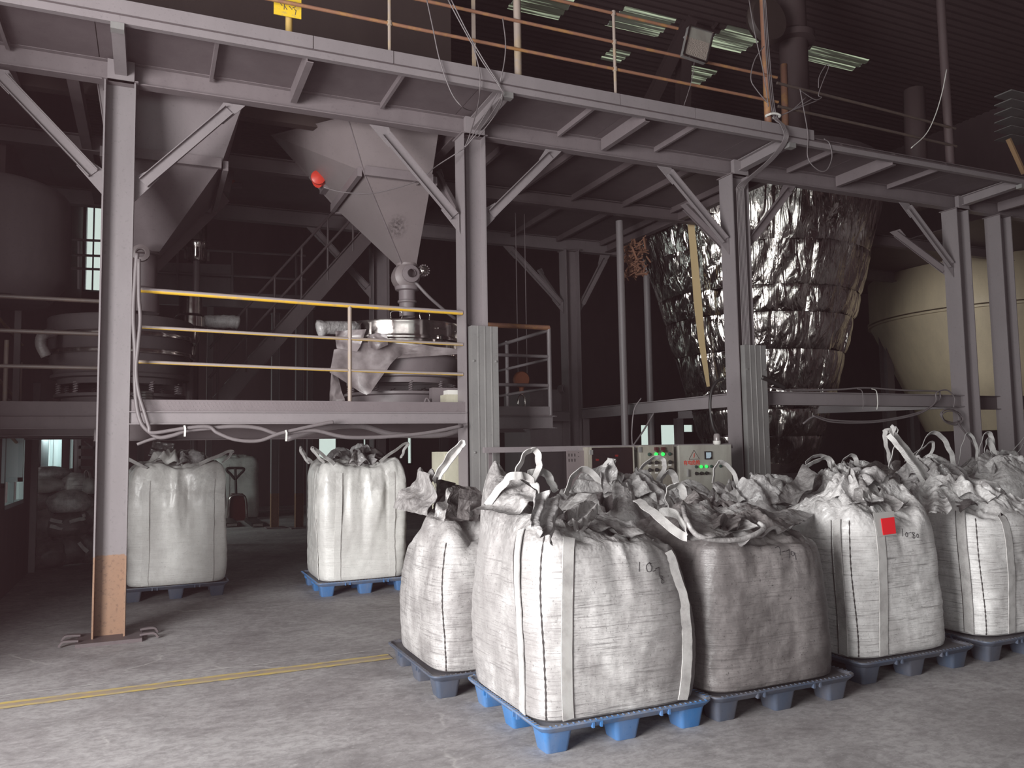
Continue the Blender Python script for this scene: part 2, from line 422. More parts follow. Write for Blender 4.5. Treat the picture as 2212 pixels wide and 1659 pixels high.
tl = n.n.new('ShaderNodeBsdfTranslucent'); tl.inputs[0].default_value = (.62, .70, .55, 1)
mx = n.n.new('ShaderNodeMixShader'); mx.inputs[0].default_value = .25
st_ = n.ramp(n.noise(n.coord((.25, 14, 1)), 1.3, 3, .6), [(.50, (.03, .03, .02)), (.62, (.75, .80, .58))]); n.link(st_, tl.inputs[0])
n.link(tl.outputs[0], mx.inputs[1]); n.link(n.p.outputs[0], mx.inputs[2]); n.link(mx.outputs[0], n.n['Material Output'].inputs['Surface'])
wall_m = paint('veil_red_wall_sheet', (.085, .055, .06), .8, dust=(.11, .075, .08), amt=.6, bump=.05)  # dark red tone imitates lens veil in the shadows
roof_m = paint('sooty_roof_sheet', (.06, .04, .042), .7, dust=(.08, .055, .055), amt=.5, bump=.05)
frame_b = mat('blue_grey_window_frame', (.36, .45, .47), .4)
bin_m = paint('brown_bin_steel', (.040, .028, .026), .6, dust=(.055, .04, .036), amt=.5)
yellow_sign = mat('yellow_sign', (.75, .50, .03), .5); n = NT(yellow_sign)
n.color(n.mix(n.ramp(n.noise(n.coord(), 30, 4), [(.55, 0.0), (.65, .6)]), (.75, .50, .03), (.45, .33, .12)))
yellow_post = paint('yellow_post_paint', (.50, .33, .10), .5, dust=(.38, .27, .14), amt=.5)
tape_y = mat('worn_yellow_floor_paint', (.5, .38, .12), .7); n = NT(tape_y)
n.color(n.mix(n.ramp(n.noise(n.coord(), 7, 6, .7), [(.40, 0.0), (.6, .85)]), (.56, .42, .13), (.38, .32, .24)))
tape_g = mat('tan_floor_stripe', (.27, .225, .185), .75); n = NT(tape_g)
n.color(n.mix(n.ramp(n.noise(n.coord(), 5, 6, .7), [(.40, 0.0), (.65, .8)]), (.37, .285, .20), (.27, .235, .21)))
chalk = mat('white_chalk_line', (.50, .48, .48), .9)
# ================================================================== the setting
b = MB()
nx, ny = 2, 2
b.add([(-9, -8, 0), (20, -8, 0), (20, 26, 0), (-9, 26, 0)], [(0, 1, 2, 3)])
b.add([(-9, -8, -.2), (20, -8, -.2), (20, 26, -.2), (-9, 26, -.2)], [(3, 2, 1, 0)])
floor = b.build('floor', floor_m, kind='structure')

def stripe(y0, y1, m, h=.002, jag=.006, seed=1):
    rg = np.random.RandomState(seed); xs = np.linspace(-3.0, 1.72, 60)
    ya = np.interp(xs, [-3, -.85, 1.75], [y0-.01, y0, y0+.03])+rg.uniform(-jag, jag, 60)
    yb = np.interp(xs, [-3, -.85, 1.75], [y1-.01, y1, y1+.03])+rg.uniform(-jag, jag, 60)
    bb = MB(); z = np.full(60, h)
    bb.grid([np.stack([xs, ya, z], 1), np.stack([xs, yb, z], 1)])
    return bb
stripe(6.13, 6.175, tape_y, .004, seed=1).build('marking_stripe', tape_y, floor, label='worn yellow stripe')
stripe(6.24, 6.285, tape_y, .004, seed=2).build('marking_stripe', tape_y, floor, label='worn yellow stripe')
stripe(6.17, 6.245, tape_g, .003, seed=3).build('marking_band', tape_g, floor, label='tan band between the yellow stripes')
stripe(6.455, 6.466, chalk, .003, .004, 4).build('chalk_line', chalk, floor, label='thin white chalk line')

# roof: corrugated sheets (corrugation runs along X); some sheets are translucent
roof = thing('ceiling', None, None, (0, 0, 10.0), kind='structure')
lights = [(6.1, 7.2, 12.9, 13.6), (8.2, 9.4, 12.7, 13.5), (10.5, 11.5, 12.5, 13.35), (12.75, 14.4, 12.5, 13.05), (10.9, 11.6, 14.2, 14.9), (8.8, 9.3, 14.2, 14.7)]
def corr(x0, x1, y0, y1, z=10.0, pitch=.19, amp=.024):
    n_ = max(2, int((y1-y0)/pitch*6)); ys = np.linspace(y0, y1, n_+1)
    tr_ = np.clip(np.abs(((ys/pitch) % 1)-.5)*4-1, -.55, .55)/.55
    z_ = z+amp*tr_
    bb = MB(); bb.grid([np.stack([np.full(n_+1, x0), ys, z_], 1), np.stack([np.full(n_+1, x1), ys, z_], 1)])
    return bb
xs = sorted({-9, 20, *[v for l in lights for v in l[:2]]}); ys = sorted({-8, 26, *[v for l in lights for v in l[2:]]})
rows = [(-8, 12.5), (12.5, 14.95), (14.95, 26)]
corr(-9, 20, -8, 12.5).build('roof_sheet', roof_m, roof)
corr(-9, 20, 14.95, 26).build('roof_sheet', roof_m, roof)
ymid = sorted({12.5, 14.95, *[v for l in lights for v in l[2:]]})
bb = MB()
for y0, y1 in zip(ymid[:-1], ymid[1:]):
    segs = sorted([(l[0], l[1]) for l in lights if l[2] <= y0+1e-6 and l[3] >= y1-1e-6]); x = -9
    for s0, s1 in segs+[(20, 20)]:
        if s0 > x:
            g = corr(x, s0, y0, y1); bb.add(np.vstack(g.v), g.f)
        x = s1
bb.build('roof_sheet', roof_m, roof)
for l in lights: corr(*l).build('skylight_sheet', sky_sheet, roof, label='translucent corrugated roof light')

# dust haze filling the hall, reddened to imitate lens veil over the darks
MB().bb((-9, -7.9, .01), (19.4, 24.4, 9.9)).build('haze', haze_m, kind='stuff', cat='haze', label='thin dust haze through the whole hall, tinted red to imitate lens veil')
# walls
def wall_with_holes(name, axis, at_, u0, u1, z0, z1, holes, m=wall_m, th=.12):
    """axis 'X': wall plane x=at_, u along Y; axis 'Y': plane y=at_, u along X"""
    us = sorted({u0, u1, *[h for q in holes for h in q[:2]]}); zs = sorted({z0, z1, *[h for q in holes for h in q[2:]]})
    bb = MB()
    for a_, b_ in zip(us[:-1], us[1:]):
        for c_, d_ in zip(zs[:-1], zs[1:]):
            if any(q[0] <= a_+1e-6 and q[1] >= b_-1e-6 and q[2] <= c_+1e-6 and q[3] >= d_-1e-6 for q in holes): continue
            if axis == 'X': bb.bb((at_, a_, c_), (at_+th, b_, d_))
            else: bb.bb((a_, at_, c_), (b_, at_+th, d_))
    return bb.build(name, m, kind='structure')
# left wall begins behind the loading door
LX = -1.50
lw = [(10.75, 12.3, .98, 2.25)]
lw2 = [(16.6, 18.0, 1.27, 2.5), (18.6, 20.3, 1.27, 2.5), (22.2, 23.2, 1.2, 2.6)]
wall_with_holes('wall_left', 'X', LX-.12, 10.1, 13.0, 0, 10, lw)
wall_with_holes('wall_left_front', 'X', -2.32, 5.9, 10.1, 0, 10, [])
wall_with_holes('wall_left_return', 'Y', 10.1, -2.32, LX-.12, 0, 10, [])
wall_with_holes('wall_left_rear', 'X', LX-.40, 13.0, 26, 0, 10, lw2)
bw = [(15.9, 16.55, 1.55, 2.35), (16.75, 17.5, 1.55, 2.35), (17.75, 18.25, 2.0, 2.35), (4.55, 5.15, 1.0, 2.1), (5.9, 6.05, 1.3, 2.1), (7.3, 7.5, 1.1, 2.1), (-1.75, -1.3, 6.0, 8.4)]
wall_with_holes('wall_back', 'Y', 24.5, -2.2, 20, 0, 10, bw)
wall_with_holes('wall_right', 'X', 19.5, -8, 26, 0, 10, [])
wall_with_holes('wall_front', 'Y', -8, -9, 20, 0, 10, [(-6, 4.5, 0, 5.5)])

def window(i, axis, at_, q, frame_m, mull=1, pane=True):
    r = thing('window_%d' % i, None, None, ((at_, q[0], q[2]) if axis == 'X' else (q[0], at_, q[2])), kind='structure')
    def pt(u, z_, d): return (at_+d, u, z_) if axis == 'X' else (u, at_+d, z_)
    t = .05
    bb = MB()
    for a_, b_, c_, d_ in ((q[0], q[1], q[2], q[2]+t), (q[0], q[1], q[3]-t, q[3]), (q[0], q[0]+t, q[2], q[3]), (q[1]-t, q[1], q[2], q[3])):
        bb.bb(pt(a_, c_, -.02), pt(b_, d_, .06))
    for k in range(mull):
        u = q[0]+(q[1]-q[0])*(k+1)/(mull+1); bb.bb(pt(u-.02, q[2], -.015), pt(u+.02, q[3], .05))
    bb.build('window_frame', frame_m, r)
    us = np.linspace(q[0]+t, q[1]-t, mull+2)
    for k in range(mull+1):
        MB().bb(pt(us[k]+.01, q[2]+t, .0), pt(us[k+1]-.01, q[3]-t, .012)).build('pane', glass, r)
    return r
i = 1
for q in lw: window(i, 'X', LX-.06, q, frame_b, 1); i += 1
for q in lw2: window(i, 'X', LX-.34, q, frame_b, 1); i += 1
for q in bw[:6]: window(i, 'Y', 24.52, q, blackm, 0); i += 1
window(i, 'Y', 24.52, bw[6], frame_b, 1); i += 1
# sash of the near window standing open into the hall
def sash_at(i, px0, px1, y_bot, z_top, Y_, m=frosted, t=.05):
    a_, b_ = P(px0, y_bot, Y=Y_), P(px1, y_bot, Y=Y_); x0, x1, z0 = a_[0], b_[0], a_[2]
    r = thing('window_%d' % i, None, None, (x0, Y_, z0), kind='structure'); bb = MB()
    for c_ in ((x0, x1, z0, z0+t), (x0, x1, z_top-t, z_top), (x0, x0+t, z0, z_top), (x1-t, x1, z0, z_top)): bb.bb((c_[0], Y_-.02, c_[2]), (c_[1], Y_+.02, c_[3]))
    bb.build('window_frame', frame_b, r); MB().bb((x0+t, Y_-.006, z0+t), (x1-t, Y_+.006, z_top-t)).build('pane', m, r)
sash_at(i, -45, 49, 1043, 2.1, 11.0); i += 1
sash_at(i, -60, 9, 1056, 2.1, 10.5); i += 1
sash_at(i, 80, 104, 1014, 2.4, 16.6); i += 1
sash_at(i, 107, 131, 1014, 2.4, 17.4); i += 1
MB().bb((LX-.02, 12.9, .0), (LX+.08, 13.0, 2.6)).build('trim_1', steel_low, kind='structure')

# ================================================================== columns of the mezzanine
YC = 7.87
Zg = 4.95
def hcol(name_, label, x0, y0=YC, ztop=Zg, m=steel, wd=.258, dp=.25, base=True, group='H-section steel columns', cover=None):
    r = thing(name_, label, 'column', (x0+wd/2, y0+dp/2, 0), group)
    b_ = MB(); tf = .014
    b_.bb((x0, y0, 0.02), (x0+tf, y0+dp, ztop)); b_.bb((x0+wd-tf, y0, .02), (x0+wd, y0+dp, ztop))
    b_.bb((x0+tf, y0+dp/2-.006, .02), (x0+wd-tf, y0+dp/2+.006, ztop))
    b_.build('shaft', m, r)
    MB().bb((x0-.1, y0-.11, 0), (x0+wd+.13, y0+dp+.1, .022)).build('base_plate', steel_low, r)
    MB().bb((x0-.02, y0-.02, ztop), (x0+wd+.02, y0+dp+.02, ztop+.012)).build('cap_plate', steel_low, r)
    if cover:
        X0, X1, Y0, Y1, Z1 = cover
        b_ = MB(); b_.bb((X0, Y0, .02), (X1, Y0+.004, Z1)); b_.bb((X0, Y0+.004, .02), (X0+.004, Y1, Z1)); b_.bb((X1-.004, Y0+.004, .02), (X1, Y1, Z1))
        for k in range(1, 4):
            xr = X0+(X1-X0)*k/4; b_.bb((xr-.006, Y0-.004, .02), (xr+.006, Y0, Z1))
        cv = b_.build('cover_panel', galv, r, label='bare galvanised sheet guard')
        for zz_ in (.9, 1.55, 2.5):
            for xx in (X0+.02, X1-.03):
                b_ = MB(); b_.lathe([(0, 0), (.012, 0), (.012, .008), (0, .01)], (xx, Y0-.004, zz_), 8, rot=[[1, 0, 0], [0, 0, -1], [0, 1, 0]])
                b_.build('bolt', galv, cv)
    return r
def brace(col, p0, p1, side=(0, -1, 0), w_=.10, m=steel, gus=.2):
    """channel knee brace between column (p0) and girder (p1), gusset plates at both ends"""
    p0 = np.asarray(p0, float); p1 = np.asarray(p1, float); t_ = nrm(p1-p0); s_ = np.asarray(side, float)
    b_ = MB(); v_ = np.cross(t_, s_)
    a_ = p0+t_*.10; c_ = p1-t_*.10
    prof = [(q[1], q[0]) for q in prof_C(.045, w_, .007)]
    b_.beam(a_, c_, prof, up=s_)
    o = b_.build('brace', m, col)
    for e, hz in ((p0, np.array([0, 0, 1.0])), (p1, nrm([t_[0], t_[1], 0]))):
        d_ = 1 if e is p0 else -1
        h = nrm([t_[0], t_[1], 0]) if e is p0 else np.array([0, 0, 1.0])
        if e is p0: q = [e-hz*.10, e+hz*.13, e+t_*.24+v_*.055, e+t_*.24-v_*.055]
        else: q = [e-hz*.12, e+hz*.08, e-t_*.24+v_*.055, e-t_*.24-v_*.055]
        q = np.array(q); c0 = q.mean(0); ang = [math.atan2(np.dot(x_-c0, v_), np.dot(x_-c0, t_)) for x_ in q]
        q = q[np.argsort(ang)]
        MB().prism(q-s_*.008, s_*-.01).build('gusset', m, o)
    return o
c1 = hcol('steel_column', 'grey H-section column with orange-tan foot band, nearest and leftmost', -.435, m=col_band)
c2 = hcol('steel_column', 'grey H-section column behind the worn bag with the galvanised guard and loose wires', 2.988,
          cover=(3.03, 3.33, 7.80, 7.90, 2.87))
c3 = hcol('steel_column', 'grey H-section column in front of the foil wrapped silo, cable bundle in its web', 6.56,
          cover=(6.60, 6.93, 7.80, 7.88, 2.80))
c4 = hcol('steel_column', 'grey H-section column in front of the cream tank carrying the wire coil', 10.62)
c5 = hcol('steel_column', 'rightmost grey H-section column, right of the one with the wire coil', 11.56)
yb = YC+.08
brace(c1, (-.17, yb, 3.98), (.70, yb, 4.93)); brace(c1, (-.44, yb, 4.02), (-1.3, yb, 4.93))
brace(c2, (2.97, yb, 3.98), (2.08, yb, 4.93)); brace(c2, (3.26, yb, 4.05), (4.14, yb, 4.95))
brace(c3, (6.55, yb, 4.05), (5.60, yb, 4.95)); brace(c3, (6.83, yb, 4.1), (7.6, yb, 4.95), m=steel_low)
brace(c4, (10.6, yb, 4.05), (9.65, yb, 4.95))
for c_, x_ in ((c2, 3.1), (c3, 6.7), (c4, 10.74)):
    brace(c_, (x_, YC+.26, 4.05), (x_, YC+1.2, 4.93), side=(-1, 0, 0), m=steel_low)
# foot of the near column: floor plate with bent hold-down bars
r = c1
b_ = MB(); b_.bb((-.545, 7.72, 0), (-.04, 8.14, .03)); b_.build('floor_plate', steel_dark, r)
for sx, x_ in ((-1, -.545), (1, -.04)):
    for y_ in (7.80, 8.03):
        p_ = cr([(x_-sx*.02, y_, .045), (x_+sx*.05, y_, .05), (x_+sx*.10, y_, .045), (x_+sx*.125, y_, .01)], 5)
        b_ = MB(); b_.ribbon(p_, .045, (0, 1, 0), .016); b_.build('hold_down_bar', steel_dark, r)

# columns further back
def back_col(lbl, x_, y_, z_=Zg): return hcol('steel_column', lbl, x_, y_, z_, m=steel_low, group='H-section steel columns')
k1 = back_col('dusty column behind the hopper outlet, beyond the lower platform', 3.06, 12.0)
k2 = back_col('dusty rear column with two knee braces, left of the pipe posts', 6.40, 12.0)
brace(k1, (3.05, 12.08, 4.0), (2.15, 12.08, 4.93), m=steel_low)
brace(k2, (6.38, 12.08, 3.95), (5.35, 12.08, 4.93), m=steel_low); brace(k2, (6.68, 12.08, 3.95), (7.25, 12.08, 4.93), m=steel_low)
brace(k2, (6.56, 12.26, 3.9), (6.56, 13.4, 4.9), side=(-1, 0, 0), m=steel_low)
for x_, y_, r_, lbl in ((6.36, 10.2, .055, 'steel pipe post left of the foil silo, nearest of the pair'), (8.02, 12.0, .06, 'thin pipe post half hidden by the foil silo')):
    b_ = MB(); b_.tube([(x_, y_, 0), (x_, y_, Zg)], r_, 14)
    o = b_.build('pipe_post', steel, smooth=True, angle=40); tag(o, lbl, 'post')
for x_, y_, lbl in ((2.3, 17.5, 'slender far column with orange foot, left one behind the pallet truck'), (2.75, 17.2, 'slender far column with orange foot, right one behind the pallet truck')):
    c_ = hcol('steel_column', lbl, x_, y_, 4.5, m=col_band, wd=.16, dp=.16)

# ================================================================== upper mezzanine
mz = thing('mezzanine_platform', 'grey steel upper mezzanine floor carried by the H-section columns', 'platform', (4, 8, Zg))
X0, X1 = -2.18, 16.1
def beamp(name, p0, p1, prof, m=steel, up=(0, 0, 1), parent=mz, **k):
    return MB().beam(p0, p1, prof, up).build(name, m, parent, **k)
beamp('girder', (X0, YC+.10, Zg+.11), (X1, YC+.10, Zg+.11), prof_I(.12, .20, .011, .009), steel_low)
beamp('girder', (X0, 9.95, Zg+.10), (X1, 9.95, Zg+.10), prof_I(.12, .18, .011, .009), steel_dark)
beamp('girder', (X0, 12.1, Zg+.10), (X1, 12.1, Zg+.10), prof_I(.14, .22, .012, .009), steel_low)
# fascia: channel with rounded lower lip, and upstanding toe plates in lengths
YF = 6.98
pf = [(0, 0), (-.05, -.012), (-.062, -.03), (-.05, -.052), (0, -.058), (.0, -.05), (-.045, -.044), (-.052, -.03), (-.045, -.02), (0, -.008)]
beamp('fascia_channel', (X0, YF, 5.105), (X1, YF, 5.105), [(-.012, -.008), (-.05, -.02), (-.055, -.035), (-.05, -.055), (.02, -.062), (.02, 0)])
beamp('fascia_channel', (X0, YF+.03, 5.12), (X1, YF+.03, 5.12), prof_R(.05, .03), steel_dark)
xt = [X0, -.9, 1.25, 1.98, 4.4, 5.35, 6.27, 7.05]
for a_, c_ in zip(xt[:-1], xt[1:]):
    MB().bb((a_+.004, YF-.008, 5.128), (c_-.004, YF+.002, 5.245)).build('toe_plate', steel, mz)
# deck plates
xd = np.arange(X0, X1+.1, 1.7)
for k, (a_, c_) in enumerate(zip(xd[:-1], xd[1:])):
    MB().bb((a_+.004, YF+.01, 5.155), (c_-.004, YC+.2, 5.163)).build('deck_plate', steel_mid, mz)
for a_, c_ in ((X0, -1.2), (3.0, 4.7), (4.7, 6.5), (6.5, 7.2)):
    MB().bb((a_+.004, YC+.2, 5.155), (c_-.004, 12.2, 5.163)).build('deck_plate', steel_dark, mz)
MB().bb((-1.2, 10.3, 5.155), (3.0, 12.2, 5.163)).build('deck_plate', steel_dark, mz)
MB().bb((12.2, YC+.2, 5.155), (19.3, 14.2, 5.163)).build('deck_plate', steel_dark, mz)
# arms over the columns, joists between
for x_ in (-.30, 3.12, 6.69, 10.75):
    beamp('cantilever_arm', (x_, YF+.06, 5.085), (x_, YC+.02, 5.06), prof_I(.10, .14, .01, .008))
    MB().bb((x_-.11, YC-.03, Zg+.0), (x_+.11, YC+.03, 5.13)).build('stiffener_plate', steel, mz)
    MB().bb((x_-.05, YF-.03, 4.985), (x_+.05, YF+.05, 5.04)).build('end_bracket', galv, mz)
for x_, big in ((.45, 0), (1.20, 1), (2.1, 0), (4.15, 0), (4.72, 1), (5.45, 0), (7.5, 0), (8.35, 1), (9.3, 0), (-1.2, 0), (-1.9, 1), (11.6, 1)):
    h = .14 if big else .06
    beamp('joist', (x_, YF+.03, 5.155-h/2), (x_, YC+.05, 5.155-h/2), prof_C(.06 if big else .03, h, .008), steel_low)
for x_ in np.arange(3.7, 7.2, .85):
    beamp('joist', (x_, YC+.16, 5.115), (x_, 12.05, 5.115), prof_C(.04, .08, .008), steel_dark)
for x_ in (-.7, 3.0, 7.25):
    beamp('cross_beam', (x_, YC+.16, 5.05), (x_, 12.05, 5.05), prof_I(.1, .16, .01, .008), steel_dark)

# guard rail on the mezzanine edge
gr = thing('guard_railing', 'rusty orange pipe railing along the mezzanine edge', 'railing', (4, 7.05, 5.16))
for z_, a_, c_ in ((5.55, -.5, 6.6), (5.845, -.5, 6.6), (6.16, -.5, 5.22)):
    MB().tube(cr([(a_, 7.06, z_), ((a_+c_)/2, 7.06, z_), (c_, 7.06, z_-.0)], 6), .017, 10).build('rail', rail_rust, gr, smooth=True, angle=50)
for z_, dz in ((5.78, -.085), (5.50, -.05)):
    MB().tube(cr([(6.6, 7.06, z_), (8.1, 7.06, z_+dz*.5), (9.6, 7.06, z_+dz*1.2)], 6), .017, 10).build('rail', rail_dark, gr, smooth=True, angle=50)
for x_ in (1.965, 4.40):
    MB().tube([(x_, 7.06, 5.12), (x_, 7.06, 6.19)], .017, 10).build('rail_post', rail_post, gr, smooth=True, angle=50)
    for z_ in (5.55, 5.845, 6.16):
        MB().lathe([(.019, -.025), (.026, -.02), (.026, .02), (.019, .025)], (x_, 7.06, z_), 10).build('clamp_collar', rail_post, gr, smooth=True, angle=40)
MB().bb((2.81, 7.12, 5.16), (2.85, 7.125, 6.6)).build('flat_post', rail_post, gr)
for x_, r_, lbl, m_, zt in ((3.295, .038, 'thick rusty pipe standing on the mezzanine edge above the wired column', rail_post, 10),
                            (6.48, .042, 'brown pipe with cables tied to it on the mezzanine edge', rail_rust, 10),
                            (9.52, .055, 'dark pipe at the right end of the mezzanine edge', roof_m, 10)):
    b_ = MB(); b_.tube([(x_, 7.10, 5.16), (x_, 7.10, zt)], r_, 16); o = b_.build('hanger_pipe', m_, smooth=True, angle=40); tag(o, lbl, 'pipe')
ys_ = thing('yellow_bollard', 'yellow post with a yellow sign board behind the mezzanine rail', 'sign', (1.08, 7.2, 5.16))
MB().tube([(1.078, 7.22, 5.16), (1.078, 7.22, 5.75)], .032, 16).build('post', yellow_post, ys_, smooth=True, angle=40)
sg = MB().bb((.935, 7.155, 5.475), (1.175, 7.163, 5.66)).build('sign_board', yellow_sign, ys_)
for k, (u, v, l, a_) in enumerate(((.02, .6, .035, -.8), (.055, .58, .04, -.9), (.085, .56, .055, 1.5), (.10, .55, .035, -1.0), (.14, .56, .04, -.8), (.17, .57, .035, .6), (.18, .55, .03, -.8), (.185, .525, .045, 1.4), (.21, .60, .025, .2))):
    b_ = MB(); p_ = np.array([.94+u, 7.1545, 5.0+v]); d_ = np.array([math.cos(a_), 0, math.sin(a_)])*l/2
    b_.ribbon([p_-d_, p_, p_+d_], .006, np.cross(d_, (0, 1, 0)), .002); b_.build('mark', steel_dark, sg)

# ================================================================== lower platform
lp = thing('lower_platform', 'grey lower work platform with checker plate edge between the columns', 'platform', (1.4, 9.5, 1.85))
YP = 7.90
beamp('edge_channel', (-.18, YP, 1.91), (2.99, YP, 1.91), [(q[0]-.0, q[1]) for q in prof_C(.05, .115, .008)], parent=lp)
MB().bb((-.18, YP-.008, 1.968), (1.78, YP-.001, 2.075)).build('checker_kick_plate', steel_low, lp)
MB().bb((1.78, YP-.010, 1.968), (2.99, YP-.001, 2.072)).build('kick_plate', steel_low, lp)
b_ = MB(); rg = np.random.RandomState(3)
for ix in range(56):
    for iz in range(3):
        x_ = -.15+ix*.034+(iz % 2)*.017; z_ = 1.988+iz*.03
        d_ = nrm((1, 0, -.9 if iz % 2 == 0 else -.9))*.011
        c_ = np.array([x_, YP-.0095, z_]); b_.ribbon([c_-d_, c_, c_+d_], np.array([.002, .005, .002]), np.cross(d_, (0, 1, 0)), .003)
b_.build('checker_lugs', steel, lp, kind='stuff')
MB().bb((-2.15, 8.62, 1.96), (4.36, 12.6, 1.97)).build('deck_plate', steel_low, lp)
MB().bb((-.17, YP+.02, 1.96), (2.98, 8.62, 1.97)).build('deck_plate', steel_low, lp)
MB().bb((3.36, 8.66, 1.975), (4.36, 8.668, 2.075)).build('kick_plate', steel, lp)
beamp('edge_channel', (3.3, 8.70, 1.89), (4.41, 8.70, 1.89), prof_I(.13, .15, .01, .008), parent=lp)
beamp('edge_channel', (4.40, 8.68, 1.89), (4.40, 12.6, 1.89), prof_I(.12, .15, .01, .008), parent=lp)
MB().bb((-2.15, 8.55, 1.955), (-.30, 8.558, 2.09)).build('kick_plate', soot, lp)
beamp('edge_channel', (-2.15, 8.58, 1.90), (-.30, 8.58, 1.90), prof_C(.06, .13, .008), soot, parent=lp)
for y_ in (9.4, 10.4, 11.5): beamp('floor_beam', (-2.15, y_, 1.87), (4.36, y_, 1.87), prof_I(.12, .17, .01, .008), steel_dark, parent=lp)
beamp('floor_beam', (-.5, 8.75, 1.82), (3.3, 8.75, 1.82), prof_C(.07, .2, .008), steel_dark, parent=lp)
for x_ in (.6, 1.8): beamp('floor_beam', (x_, YP+.04, 1.90), (x_, 12.4, 1.90), prof_C(.05, .1, .008), steel_dark, parent=lp)
for x_, y_ in ((3.15, 11.9), (-1.9, 9.7), (4.35, 12.5)):
    beamp('leg', (x_, y_, 0), (x_, y_, 1.9), prof_I(.12, .12, .01, .008), steel_dark, up=(0, 1, 0), parent=lp)
pr = thing('platform_railing', 'yellow and grey pipe railing across the front of the lower platform', 'railing', (1.4, YP, 1.97))
for z_, r_ in ((3.035, .024), (2.70, .016), (2.385, .016)):
    MB().tube([(-.12, YP+.03, z_+.03), (1.5, YP+.03, z_), (2.98, YP+.03, z_-.015)], r_, 12).build('rail', rail_yellow if z_ > 3 else rail_thin, pr, smooth=True, angle=50)
MB().tube([(1.787, YP+.03, 2.06), (1.787, YP+.03, 3.03)], .021, 12).build('rail_post', rail_post, pr, smooth=True, angle=50)
pr2 = thing('platform_railing', 'rusty corner railing at the right end of the lower platform', 'railing', (4.36, 9, 1.97))
for z_, r_ in ((3.03, .03), (2.68, .02), (2.33, .02)):
    MB().tube([(3.3, 8.68, z_), (4.38, 8.68, z_)], r_, 12).build('rail', rail_rust if z_ > 3 else steel, pr2, smooth=True, angle=50)
    MB().tube([(4.37, 8.68, z_-.03), (4.37, 10.5, z_-.03), (4.37, 12.4, z_-.03)], .024 if z_ > 3 else .018, 12).build('rail', steel, pr2, smooth=True, angle=50)
for y_ in (8.68, 9.95): MB().tube([(4.375, y_, 1.97), (4.375, y_, 3.03)], .026, 12).build('rail_post', steel, pr2, smooth=True, angle=50)
pr3 = thing('platform_railing', 'dull railing of the lower platform left of the near column', 'railing', (-1.6, 8.6, 1.97))
for z_ in (3.05, 2.735, 2.41):
    MB().tube([(-2.15, 8.57, z_), (-.30, 8.57, z_)], .02, 10).build('rail', rail_dark, pr3, smooth=True, angle=50)
for zt in (2.95, 2.45, 2.1):
    MB().tube([P(-30, 655+(2.95-zt)*150/.5*.9, Y=8.7), P(48, 745+(2.95-zt)*150/.5*.88, Y=11.6)], .017, 8).build('rail', rail_dull, pr3, smooth=True, angle=50)
for px, y_ in ((10, 9.4), (42, 11.6)):
    q = P(px, 870, Y=y_); MB().tube([(q[0], y_, 1.97), (q[0], y_, 2.75)], .022, 8).build('rail_post', rail_post, pr3, smooth=True, angle=50)

# beams of the silo support, z about 2.1
sb = thing('silo_support_frame', 'grey beam frame at waist height around the foil wrapped silo', 'frame', (8.7, 9, 2.1))
beamp('beam', (6.82, 7.98, 2.16), (10.62, 7.98, 2.15), prof_I(.13, .17, .011, .009), parent=sb)
beamp('beam', (6.66, 8.12, 2.14), (6.66, 12.0, 2.14), prof_I(.13, .17, .011, .009), parent=sb)
beamp('beam', (10.74, 8.12, 2.14), (8.6, 12.0, 2.14), prof_I(.13, .17, .011, .009), parent=sb)
beamp('beam', (5.3, 12.06, 2.1), (6.4, 12.0, 2.1), prof_I(.13, .17, .011, .009), steel_low, parent=sb)
beamp('beam', (11.85, 8.0, 2.14), (14.5, 8.0, 2.14), prof_I(.13, .2, .011, .009), steel_dark, parent=sb)
beamp('beam', (10.87, 8.1, 2.14), (11.56, 8.1, 2.14), prof_I(.13, .2, .011, .009), steel_dark, parent=sb)
for x_, y_ in ((6.66, 11.95), (8.6, 12.0)):
    beamp('leg', (x_, y_, 0), (x_, y_, 2.06), prof_I(.12, .12, .01, .008), steel_low, up=(0, 1, 0), parent=sb)
